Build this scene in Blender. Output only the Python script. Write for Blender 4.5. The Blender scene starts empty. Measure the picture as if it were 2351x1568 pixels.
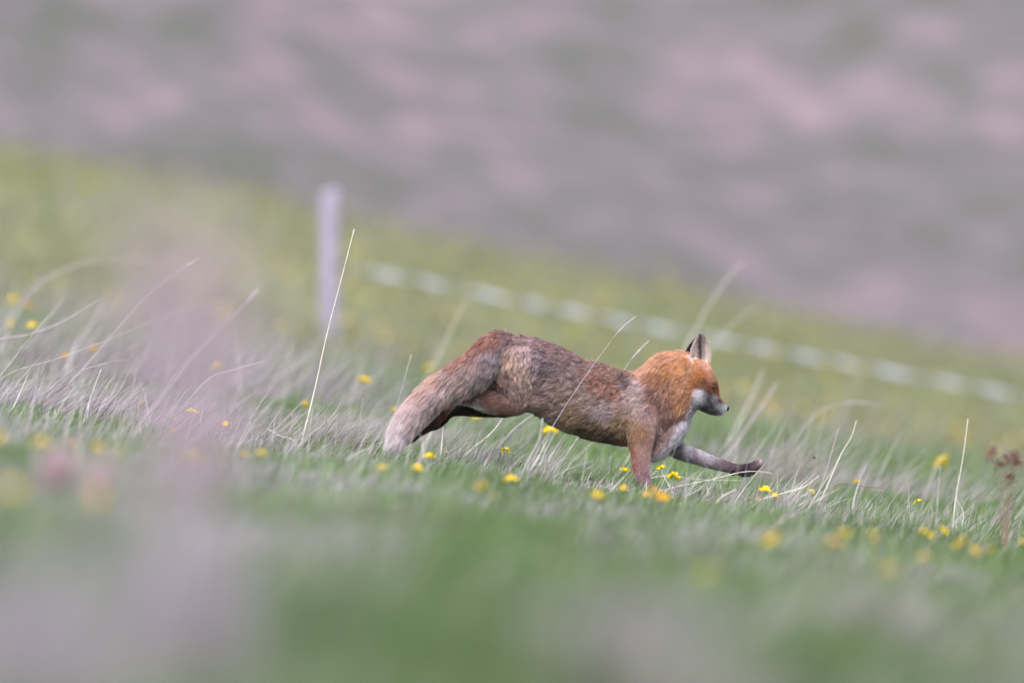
import bpy, bmesh, math, random
import numpy as np
from mathutils import Vector, kdtree

R = math.radians
rng = np.random.default_rng(11)
random.seed(5)
scene = bpy.context.scene
C = scene.collection

# ------------------------------------------------------------------ camera
cam_d = bpy.data.cameras.new('camera')
cam = bpy.data.objects.new('camera', cam_d)
C.objects.link(cam)
cam.location = (0, 0, 0)
cam.rotation_euler = (R(90), 0, 0)
cam_d.sensor_width = 36
cam_d.lens = 600
cam_d.clip_start = 0.5
cam_d.clip_end = 4000
cam_d.dof.use_dof = True
cam_d.dof.focus_distance = 60.0
cam_d.dof.aperture_fstop = 3.5
scene.camera = cam

# ------------------------------------------------------------------ light
SUN_EL, SUN_AZ = 58.0, 186.0          # degrees; azimuth measured from +y (away) towards +x
w = bpy.data.worlds.new('World')
scene.world = w
w.use_nodes = True
nt = w.node_tree
sky = nt.nodes.new('ShaderNodeTexSky')
sky.sky_type = 'NISHITA'
sky.sun_disc = False
sky.sun_elevation = R(SUN_EL)
sky.sun_rotation = R(SUN_AZ)
sky.air_density = 1.0
sky.dust_density = 3.0
sky.ozone_density = 1.0
bg = nt.nodes['Background']
bg.inputs['Strength'].default_value = 0.13
hs = nt.nodes.new('ShaderNodeHueSaturation')          # thin cloud: a paler, greyer sky
hs.inputs['Saturation'].default_value = 0.55
nt.links.new(sky.outputs[0], hs.inputs['Color'])
nt.links.new(hs.outputs[0], bg.inputs['Color'])
sun_d = bpy.data.lights.new('sun', 'SUN')
sun_d.energy = 1.45
sun_d.angle = R(25)
sun_d.color = (1.0, 0.955, 0.97)
sun = bpy.data.objects.new('sun', sun_d)
C.objects.link(sun)
sd = Vector((math.sin(R(SUN_AZ)) * math.cos(R(SUN_EL)), math.cos(R(SUN_AZ)) * math.cos(R(SUN_EL)), math.sin(R(SUN_EL))))
sun.rotation_euler = sd.to_track_quat('Z', 'Y').to_euler()

scene.view_settings.view_transform = 'Standard'
scene.view_settings.look = 'None'
scene.view_settings.exposure = 0.93
scene.view_settings.gamma = 1.0
scene.render.engine = 'CYCLES'
scene.cycles.use_denoising = True
scene.cycles.denoiser = 'OPENIMAGEDENOISE'
scene.cycles.denoising_input_passes = 'RGB_ALBEDO_NORMAL'
scene.cycles.denoising_prefilter = 'ACCURATE'
scene.cycles.use_adaptive_sampling = False
scene.cycles.max_bounces = 6
scene.cycles.diffuse_bounces = 3
scene.cycles.transparent_max_bounces = 8
try:
    scene.cycles_curves.shape = 'RIBBONS'
    scene.cycles_curves.subdivisions = 2
except Exception:
    pass

# ------------------------------------------------------------------ helpers
FPX = 39183.0                         # one radian in units of a 2351-wide frame


def srgb(c):
    c = np.asarray(c, float) / 255.0
    return np.where(c <= 0.04045, c / 12.92, ((c + 0.055) / 1.055) ** 2.4)


def tag(o, label=None, cat=None, group=None, kind=None):
    if label: o['label'] = label
    if cat: o['category'] = cat
    if group: o['group'] = group
    if kind: o['kind'] = kind
    return o


def link(name, data, parent=None, loc=None):
    o = bpy.data.objects.new(name, data)
    C.objects.link(o)
    if loc is not None: o.location = loc
    if parent is not None: o.parent = parent
    return o


def raw_mesh(name, verts, faces4=None, faces3=None, mats=(), smooth=True):
    """verts (n,3), faces4 (m,4), faces3 (k,3) numpy arrays."""
    me = bpy.data.meshes.new(name)
    verts = np.asarray(verts, np.float32)
    f4 = np.zeros((0, 4), np.int32) if faces4 is None else np.asarray(faces4, np.int32)
    f3 = np.zeros((0, 3), np.int32) if faces3 is None else np.asarray(faces3, np.int32)
    me.vertices.add(len(verts))
    me.vertices.foreach_set('co', verts.ravel())
    loops = np.concatenate([f4.ravel(), f3.ravel()])
    me.loops.add(len(loops))
    me.loops.foreach_set('vertex_index', loops)
    tot = np.concatenate([np.full(len(f4), 4, np.int32), np.full(len(f3), 3, np.int32)])
    start = np.concatenate([[0], np.cumsum(tot)[:-1]]).astype(np.int32)
    me.polygons.add(len(tot))
    me.polygons.foreach_set('loop_start', start)
    me.polygons.foreach_set('loop_total', tot)
    if smooth:
        me.polygons.foreach_set('use_smooth', np.ones(len(tot), bool))
    me.update(calc_edges=True)
    for m in mats: me.materials.append(m)
    return me


def set_col(me, cols, name='tint'):
    a = me.attributes.new(name, 'FLOAT_COLOR', 'POINT')
    c = np.ones((len(cols), 4), np.float32)
    c[:, :3] = cols
    a.data.foreach_set('color', c.ravel())


def vnoise(x, y, seed=0):
    """smooth value noise in 0..1"""
    x = np.asarray(x, float); y = np.asarray(y, float)
    xi = np.floor(x).astype(np.int64); yi = np.floor(y).astype(np.int64)
    fx = x - xi; fy = y - yi
    fx = fx * fx * (3 - 2 * fx); fy = fy * fy * (3 - 2 * fy)

    def h(a, b):
        n = (a * 374761393 + b * 668265263 + seed * 982451653) & 0x7fffffff
        n = ((n ^ (n >> 13)) * 1274126177) & 0x7fffffff
        return ((n ^ (n >> 16)) & 0xffff) / 65535.0
    return (h(xi, yi) * (1 - fx) + h(xi + 1, yi) * fx) * (1 - fy) + (h(xi, yi + 1) * (1 - fx) + h(xi + 1, yi + 1) * fx) * fy


def fbm(x, y, seed=0, n=3):
    s = 0; a = 0.5; t = 0
    for k in range(n):
        s = s + a * vnoise(x * 2 ** k, y * 2 ** k, seed + k * 17); t += a; a *= 0.5
    return s / t


def principled(name, rough=0.8, spec=0.25):
    m = bpy.data.materials.new(name)
    m.use_nodes = True
    b = m.node_tree.nodes['Principled BSDF']
    b.inputs['Roughness'].default_value = rough
    b.inputs['Specular IOR Level'].default_value = spec
    return m, m.node_tree, b


def mat_plain(name, col, rough=0.8, spec=0.25, var=0.25, scale=40.0):
    m, t, b = principled(name, rough, spec)
    tc = t.nodes.new('ShaderNodeTexCoord')
    n = t.nodes.new('ShaderNodeTexNoise'); n.inputs['Scale'].default_value = scale; n.inputs['Detail'].default_value = 3
    t.links.new(tc.outputs['Object'], n.inputs['Vector'])
    r = t.nodes.new('ShaderNodeValToRGB')
    r.color_ramp.elements[0].position = 0.3; r.color_ramp.elements[1].position = 0.7
    r.color_ramp.elements[0].color = tuple(np.clip(np.array(col) * (1 - var), 0, 1)) + (1,)
    r.color_ramp.elements[1].color = tuple(np.clip(np.array(col) * (1 + var), 0, 1)) + (1,)
    t.links.new(n.outputs['Fac'], r.inputs['Fac'])
    t.links.new(r.outputs['Color'], b.inputs['Base Color'])
    return m


def mat_blade(name):
    """leaf: diffuse plus light passing through, colour from the blade's own tint"""
    m = bpy.data.materials.new(name); m.use_nodes = True
    t = m.node_tree; t.nodes.clear()
    o = t.nodes.new('ShaderNodeOutputMaterial')
    a = t.nodes.new('ShaderNodeAttribute'); a.attribute_name = 'tint'
    d = t.nodes.new('ShaderNodeBsdfDiffuse'); tr = t.nodes.new('ShaderNodeBsdfTranslucent')
    g = t.nodes.new('ShaderNodeBsdfGlossy'); g.inputs['Roughness'].default_value = 0.55
    g.inputs['Color'].default_value = (1, 1, 1, 1)
    m1 = t.nodes.new('ShaderNodeMixShader'); m1.inputs['Fac'].default_value = 0.45
    m2 = t.nodes.new('ShaderNodeMixShader'); m2.inputs['Fac'].default_value = 0.05
    t.links.new(a.outputs['Color'], d.inputs['Color']); t.links.new(a.outputs['Color'], tr.inputs['Color'])
    t.links.new(d.outputs[0], m1.inputs[1]); t.links.new(tr.outputs[0], m1.inputs[2])
    t.links.new(m1.outputs[0], m2.inputs[1]); t.links.new(g.outputs[0], m2.inputs[2])
    t.links.new(m2.outputs[0], o.inputs['Surface'])
    return m


# ------------------------------------------------------------------ terrain
_Y = np.array([-60, 0, 15, 22, 30, 40, 50, 55, 60, 66, 72, 85, 98, 111, 125, 140, 150, 160, 168, 180, 205, 228, 240, 262, 300, 360, 450, 700, 1500], float)
_Z = np.array([-.55, -.54, -.52, -.51, -.505, -.508, -.499, -.488, -.476, -.435, -.382, -.305, -.29, -.285, -.05, .32, .56, .74, .76, .55, .2, .6, 3.6, 11, 25, 45, 62, 80, 95], float)
_S = np.interp(_Y, [-60, 15, 30, 45, 60, 111, 160, 300, 1500], [.09, .11, .13, .125, .118, .18, .217, .2, .1])
_yf = np.arange(-60, 1500.1, 0.5)
_k = np.ones(9) / 9.0


def _sm(a):
    p = np.concatenate([np.full(4, a[0]), a, np.full(4, a[-1])])
    return np.convolve(p, _k, 'valid')


_zf = _sm(np.interp(_yf, _Y, _Z)); _sf = _sm(np.interp(_yf, _Y, _S))


def ground(x, y):
    x = np.asarray(x, float); y = np.asarray(y, float)
    z = np.interp(y, _yf, _zf) - np.interp(y, _yf, _sf) * 70 * np.tanh(x / 70.0)
    z = z + (fbm(x * 0.9 + 7, y * 0.35, 3) - 0.5) * 0.05 * np.clip(y / 40.0, 0.2, 1)
    hill = np.clip((y - 215) / 30.0, 0, 1)
    z = z + hill * ((fbm(x * 0.5, y * 0.4, 9) - 0.5) * 1.0 + (fbm(x * 0.06, y * 0.05, 21) - .5) * 3.0)
    return z


def g1(x, y): return float(ground(x, y))


def pix(u, v, d):
    """a point d metres away that a 2351-wide copy of the photograph shows at (u, v)"""
    return np.array([(u - 1175.5) * d / FPX, d, -(v - 784.0) * d / FPX])


def on_ground(u, v, h, lo=14.0, hi=150.0):
    """distance at which something h metres above the turf is seen at (u, v)"""
    ds = np.linspace(lo, hi, 1400)
    z = -(v - 784.0) * ds / FPX - ground((u - 1175.5) * ds / FPX, ds)
    i = np.where((z[:-1] - h) * (z[1:] - h) <= 0)[0]
    if len(i) == 0: return float(ds[np.argmin(np.abs(z - h))])
    j = i[np.argmin(np.abs(ds[i] - 60))]
    return float(ds[j])


ys = np.concatenate([np.arange(-60, 10, 5), np.arange(10, 180, 0.6), np.arange(180, 228, 2.0), np.arange(228, 330, 0.5), np.arange(330, 460, 5), np.linspace(460, 1500, 40)])
xs_in = np.arange(-14, 14.01, 0.35)
xs_out = 14 * (1.12 ** np.arange(1, 42))
xs = np.concatenate([-xs_out[::-1], xs_in, xs_out])
GX, GY = np.meshgrid(xs, ys)
GZ = ground(GX.ravel(), GY.ravel())
nx, ny = len(xs), len(ys)
idx = np.arange(nx * ny).reshape(ny, nx)
quads = np.stack([idx[:-1, :-1], idx[:-1, 1:], idx[1:, 1:], idx[1:, :-1]], -1).reshape(-1, 4)
gm = bpy.data.materials.new('meadow_soil'); gm.use_nodes = True
t = gm.node_tree; b = t.nodes['Principled BSDF']
b.inputs['Roughness'].default_value = 0.95; b.inputs['Specular IOR Level'].default_value = 0.05
tc = t.nodes.new('ShaderNodeTexCoord')


def noise_node(t, vec, scale, detail=3, rough=0.55):
    n = t.nodes.new('ShaderNodeTexNoise')
    n.inputs['Scale'].default_value = scale; n.inputs['Detail'].default_value = detail; n.inputs['Roughness'].default_value = rough
    t.links.new(vec, n.inputs['Vector'])
    return n.outputs['Fac']


def ramp(t, fac, stops):
    r = t.nodes.new('ShaderNodeValToRGB')
    while len(r.color_ramp.elements) < len(stops): r.color_ramp.elements.new(0.5)
    for e, (p, c) in zip(r.color_ramp.elements, stops):
        e.position = p; e.color = tuple(c) + (1,)
    t.links.new(fac, r.inputs['Fac'])
    return r.outputs['Color']


def mixc(t, fac, a, bb):
    m = t.nodes.new('ShaderNodeMix'); m.data_type = 'RGBA'
    if isinstance(fac, float): m.inputs[0].default_value = fac
    else: t.links.new(fac, m.inputs[0])
    t.links.new(a, m.inputs[6]); t.links.new(bb, m.inputs[7])
    return m.outputs[2]


ov = tc.outputs['Object']
near_c = ramp(t, noise_node(t, ov, 1.5, 5), [(0.3, (.035, .05, .02)), (0.5, (.06, .085, .035)), (0.7, (.12, .10, .075))])
field_c = ramp(t, noise_node(t, ov, 0.9, 4), [(0.3, (.16, .20, .08)), (0.52, (.24, .26, .095)), (0.7, (.34, .30, .11))])
# moorland hillside: pale mauve bents, grey-green rough grass, darker heather
big = noise_node(t, ov, 0.22, 2)
mid = noise_node(t, ov, 1.05, 2, 0.5)
fine = noise_node(t, ov, 1.3, 2)
add = t.nodes.new('ShaderNodeMath'); add.operation = 'ADD'
mul = t.nodes.new('ShaderNodeMath'); mul.operation = 'MULTIPLY'; mul.inputs[1].default_value = 0.42
mul2 = t.nodes.new('ShaderNodeMath'); mul2.operation = 'MULTIPLY'; mul2.inputs[1].default_value = 0.58
t.links.new(big, mul.inputs[0]); t.links.new(mid, mul2.inputs[0])
t.links.new(mul.outputs[0], add.inputs[0]); t.links.new(mul2.outputs[0], add.inputs[1])
hill_c = ramp(t, add.outputs[0], [(0.36, (.112, .121, .103)), (0.46, (.154, .147, .148)), (0.54, (.200, .169, .187)), (0.64, (.295, .223, .263))])
green_f = ramp(t, fine, [(0.35, (.075, .092, .06)), (0.65, (.165, .13, .148))])
hill_c = mixc(t, 0.2, hill_c, green_f)
za = t.nodes.new('ShaderNodeAttribute'); za.attribute_name = 'zone'
sep = t.nodes.new('ShaderNodeSeparateColor'); t.links.new(za.outputs['Color'], sep.inputs[0])
c1 = mixc(t, sep.outputs[0], near_c, field_c)
c2 = mixc(t, sep.outputs[1], c1, hill_c)
t.links.new(c2, b.inputs['Base Color'])
me = raw_mesh('ground', np.stack([GX.ravel(), GY.ravel(), GZ], 1), quads, mats=(gm,))
zz = np.zeros((len(GZ), 3)); yy = GY.ravel()
zz[:, 0] = np.clip((yy - 78) / 20, 0, 1); zz[:, 1] = np.clip((yy - 190) / 25, 0, 1)
set_col(me, zz, 'zone')
tag(link('ground', me), kind='structure')

# ------------------------------------------------------------------ blades of grass
blade_mat = mat_blade('grass_blade')


def blades(name, pts, h, wd, lean, az, bend, cols, seg=2, parent=None, facing=None):
    """one mesh of tapering, bending blades. pts (n,3) roots, h lengths, wd widths, lean angle from vertical, az azimuth of
    the lean (0 = +x), bend extra lean at the tip"""
    n = len(pts)
    fa = az + np.pi / 2 + rng.normal(0, .9, n) if facing is None else facing
    side = np.stack([np.cos(fa), np.sin(fa), np.zeros(n)], 1)
    cx, cy = np.cos(az), np.sin(az)
    vs = []
    p = np.array(pts, float)
    for k in range(seg + 1):
        tt = k / seg
        wk = wd * (1 - tt) ** 0.7 * 0.5 if k < seg else None
        if k < seg:
            vs.append(p - side * wk[:, None]); vs.append(p + side * wk[:, None])
        else:
            vs.append(p.copy())
        a = lean + bend * (tt + 0.5 / seg)
        st = (h / seg)[:, None]
        p = p + st * np.stack([np.sin(a) * cx, np.sin(a) * cy, np.cos(a)], 1)
    per = 2 * seg + 1
    V = np.stack(vs, 1).reshape(-1, 3)
    base = (np.arange(n) * per)[:, None]
    q = []
    for k in range(seg - 1):
        q.append(base + np.array([[2 * k, 2 * k + 1, 2 * k + 3, 2 * k + 2]]))
    f4 = np.concatenate(q) if q else None
    f3 = base + np.array([[2 * seg - 2, 2 * seg - 1, 2 * seg]])
    me = raw_mesh(name, V, f4, f3, mats=(blade_mat,))
    set_col(me, np.repeat(cols, per, axis=0))
    return link(name, me, parent)


def pick(cols, n, jit=0.18):
    cols = np.asarray(cols)
    c = cols[rng.integers(0, len(cols), n)]
    return np.clip(c * (1 + rng.normal(0, jit, (n, 1))) + rng.normal(0, .008, (n, 3)), .005, .9)


GREENS = [(.125, .225, .06), (.175, .285, .08), (.085, .16, .045), (.23, .32, .105), (.15, .235, .085)]
DRY = [(.48, .43, .45), (.58, .52, .54), (.40, .34, .39), (.54, .45, .54), (.32, .28, .28), (.64, .59, .59)]
MAUVE = [(.50, .40, .50), (.58, .46, .57), (.44, .36, .46), (.52, .45, .51)]
FIELD = [(.20, .25, .11), (.25, .27, .12), (.16, .23, .10), (.29, .28, .14), (.28, .27, .21)]


def scatter(y0, y1, dens, margin):
    hw = 0.030 * y1 + margin
    n = int(dens * (y1 - y0) * 2 * hw)
    y = rng.uniform(y0, y1, n); x = rng.uniform(-1, 1, n) * (0.030 * y + margin)
    return x, y


def dry_share(x, y):
    """how much of the turf is dead grass: more on the left of the fox, patchy elsewhere"""
    u = 1175 + x * FPX / y
    s = np.interp(u, [0, 500, 800, 1000, 1500, 2351], [.48, .55, .46, .28, .22, .2])
    pn = np.where(y < 36, fbm(x * 5.0, y * .22, 33), np.where(y < 52, fbm(x * 3.0, y * .35, 32), fbm(x * 2.2, y * .7, 31)))
    return np.clip(s + (pn - 0.5) * 1.8, 0.02, 0.95)


def sward(name, y0, y1, dens, margin, h, wd, seg, green=GREENS, dry=DRY, dry_scale=1.0, gain=1.0, lab=None, cat=None):
    x, y = scatter(y0, y1, dens, margin)
    n = len(x)
    tuft = fbm(x * 5, y * 3, 51)
    ds = dry_share(x, y) * dry_scale
    isd = rng.random(n) < ds
    hh = rng.uniform(h[0], h[1], n) * (0.15 + 1.75 * tuft ** 1.4) * np.where(isd, rng.uniform(.8, 1.9, n), 1.0)
    lean = np.where(isd, rng.normal(R(50), R(20), n), rng.normal(R(24), R(15), n))
    az = rng.normal(0, 0.8, n)
    bend = np.where(isd, rng.normal(R(22), R(22), n), rng.normal(R(26), R(16), n))
    ww = rng.uniform(wd[0], wd[1], n) * np.where(isd, .75, 1)
    cg = pick(green, n); cd = pick(dry, n)
    shade = (0.55 + 0.9 * fbm(x * 2.6, y * .5, 77))[:, None]
    cols = np.clip(np.where(isd[:, None], cd, cg * shade) * gain, .01, .88)
    hh *= np.where((np.abs(x - .48) < .30) & (y > 55.5) & (y < 61), .6, 1.0) * np.where((np.abs(x + .42) < .16) & (y > 57) & (y < 60.5), .6, 1.0)
    z = ground(x, y) - 0.004
    o = blades(name, np.stack([x, y, z], 1), hh, ww, lean, az, bend, cols, seg)
    tag(o, lab, cat, kind='stuff')
    return o


sward('meadow_grass', 52, 70, 1200, 1.3, (.032, .085), (.0026, .0054), 3, gain=1.18, lab='short windblown green meadow grass with dead blades around the running fox', cat='grass')
x, y = scatter(53, 70, 34, 1.3)
n = len(x)
keep = rng.random(n) < np.clip(.12 + 2.0 * (fbm(x * 3, y * 1.2, 61) - .42), .03, 1) * np.where(x < -.35, 1.0, .62)
x, y = x[keep], y[keep]; n = len(x)
o = blades('dead_straw', np.stack([x, y, ground(x, y)], 1), rng.uniform(.08, .28, n), rng.uniform(.0035, .0085, n), rng.normal(R(52), R(20), n), rng.normal(0, .9, n), rng.normal(R(8), R(16), n),
           pick([(.72, .67, .62), (.62, .56, .54), (.78, .74, .70), (.55, .46, .50), (.48, .40, .34)], n, .15), 3)
tag(o, 'loose pale dead straws strewn through the meadow grass around the fox', 'straw', kind='stuff')
sward('foreground_grass', 34, 52, 520, 1.3, (.04, .10), (.003, .0055), 2, dry_scale=1.0, gain=1.12, lab='soft out of focus grass just in front of the running fox', cat='grass')
sward('close_grass', 13, 34, 420, 1.3, (.06, .13), (.004, .007), 2, dry_scale=.85, gain=.95, lab='very blurred grass along the bottom edge nearest the viewer', cat='grass')
sward('slope_grass', 70, 92, 420, 1.5, (.06, .15), (.004, .007), 2, dry_scale=.8, gain=1.15, lab='blurred rough grass rising behind the running fox', cat='grass')
sward('field_grass', 92, 176, 85, 2.5, (.10, .24), (.008, .014), 2, green=FIELD, dry_scale=.75, lab='yellow green pasture grass on the slope around the fence', cat='grass')

# far buttercups that read only as yellow flecks over the pasture
x, y = scatter(95, 172, 1.1, 1.5)
keep = rng.random(len(x)) < np.clip((fbm(x * .5, y * .12, 91) - .38) * 4, 0, 1)
x, y = x[keep], y[keep]; n = len(x)
fl = np.stack([x, y, ground(x, y) + rng.uniform(.10, .24, n)], 1)
o = blades('pasture_buttercups', fl, np.full(n, .05), rng.uniform(.03, .05, n), np.full(n, R(30)), rng.uniform(0, 6.28, n), np.full(n, R(40)),
           pick([(.75, .52, .03), (.7, .46, .04)], n), 2, facing=rng.normal(0, .4, n))
tag(o, 'scattered yellow buttercups blurred over the green slope by the fence', 'flowers', kind='stuff')


# ------------------------------------------------------------------ fence
def tube_mesh(name, path, radii, mats, sides=7, cols=None):
    """round tube along a path of points"""
    path = np.asarray(path, float); n = len(path)
    T = np.gradient(path, axis=0); T /= np.linalg.norm(T, axis=1)[:, None]
    ref = np.tile([0.0, 1.0, 0.0], (n, 1))
    A = np.cross(T, ref); A /= np.maximum(np.linalg.norm(A, axis=1), 1e-6)[:, None]
    B = np.cross(T, A)
    ang = np.arange(sides) / sides * 2 * np.pi
    V = path[:, None, :] + np.asarray(radii)[:, None, None] * (np.cos(ang)[None, :, None] * A[:, None, :] + np.sin(ang)[None, :, None] * B[:, None, :])
    V = V.reshape(-1, 3)
    f = []
    for i in range(n - 1):
        for j in range(sides):
            f.append((i * sides + j, i * sides + (j + 1) % sides, (i + 1) * sides + (j + 1) % sides, (i + 1) * sides + j))
    c0, c1 = len(V), len(V) + 1
    V = np.concatenate([V, path[:1], path[-1:]])
    f3 = [(c0, (j + 1) % sides, j) for j in range(sides)] + [(c1, (n - 1) * sides + j, (n - 1) * sides + (j + 1) % sides) for j in range(sides)]
    return raw_mesh(name, V, f, f3, mats)


post_mat = mat_plain('weathered_pale_wood', (.39, .345, .48), .85, .15, .12, 9)
tape_mat = mat_plain('white_tape', (.42, .44, .52), .5, .3, .04, 20)
dark_plastic = mat_plain('black_plastic', (.03, .03, .03), .5, .4)
fx, fy = (757 - 1175.5) * 111 / FPX, 111.0
f0 = g1(fx, fy)
fence = link('tape_fence', None, loc=(fx, fy, f0))
tag(fence, 'pale wooden post with a twisted white tape running downhill to the right', 'fence')


def post(px, py, top):
    zb = g1(px, py) - .25
    hs = [zb, zb + .3, (zb + top) / 2, top - .05, top - .012, top]
    rr = [.066, .065, .063, .062, .057, .032]
    m = tube_mesh('post', [(px - fx + .004 * math.sin(k * 2), py - fy, h - f0) for k, h in enumerate(hs)], rr, (post_mat,), 14)
    return link('post', m, fence)


topz = -(437 - 784) * 111 / FPX
post(fx, fy, topz)
ex = (2760 - 1175.5) * 111 / FPX
post(ex, 111.0, g1(ex, 111) + 1.02)
p0 = np.array([fx + .06, fy - .03, -(610 - 784) * 111 / FPX]); p1 = np.array([ex - .06, fy - .03, -(980 - 784) * 111 / FPX])
nt_ = 420
tt = np.linspace(0, 1, nt_)
ctr = p0 + (p1 - p0) * tt[:, None]; ctr[:, 2] -= .02 * np.sin(np.pi * tt)
ln = np.linalg.norm(p1 - p0)
ph = np.pi * ln * tt / .305 + 0.45 * np.sin(tt * 23) + .3 * np.sin(tt * 51 + 1)
d_ = (p1 - p0) / ln; up = np.array([-d_[2], 0, d_[0]]); bk = np.array([0, 1.0, 0])
offs = (np.cos(ph)[:, None] * up + np.sin(ph)[:, None] * bk) * .020
nrm = (-np.sin(ph)[:, None] * up + np.cos(ph)[:, None] * bk) * .004
org = np.array([fx, fy, f0])
V = np.concatenate([ctr + offs + nrm, ctr - offs + nrm, ctr - offs - nrm, ctr + offs - nrm]) - org
i = np.arange(nt_ - 1)
F4 = np.concatenate([np.stack([a * nt_ + i, bq * nt_ + i, bq * nt_ + i + 1, a * nt_ + i + 1], 1) for a, bq in ((0, 1), (1, 2), (2, 3), (3, 0))])
link('tape', raw_mesh('tape', V, F4, mats=(tape_mat,)), fence)
for q in (p0, p1):
    sgn = -1 if q is p0 else 1
    link('insulator', tube_mesh('insulator', [q - org + np.array([sgn * .02, .02, 0]) , q - org, q - org + np.array([-sgn * .05, 0, 0])], [.02, .028, .018], (dark_plastic,), 8), fence)

# ------------------------------------------------------------------ fox
K = 60.0 / FPX * 2351 / 3840          # metres per pixel of the 3840-wide photograph at the fox


def S(px, py, y=0.0):
    return np.array([(px - 1920) * K, y, -(py - 1280.5) * K])


FX, FY = (2000 - 1920) * K, 60.0
FOX0 = np.array([FX, 0, g1(FX, FY)])           # local origin of the fox (y is measured from FY)
fox = link('fox', None, loc=(FX, FY, FOX0[2]))
tag(fox, 'red fox stretched out at full run to the right over the grass', 'fox')

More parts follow.
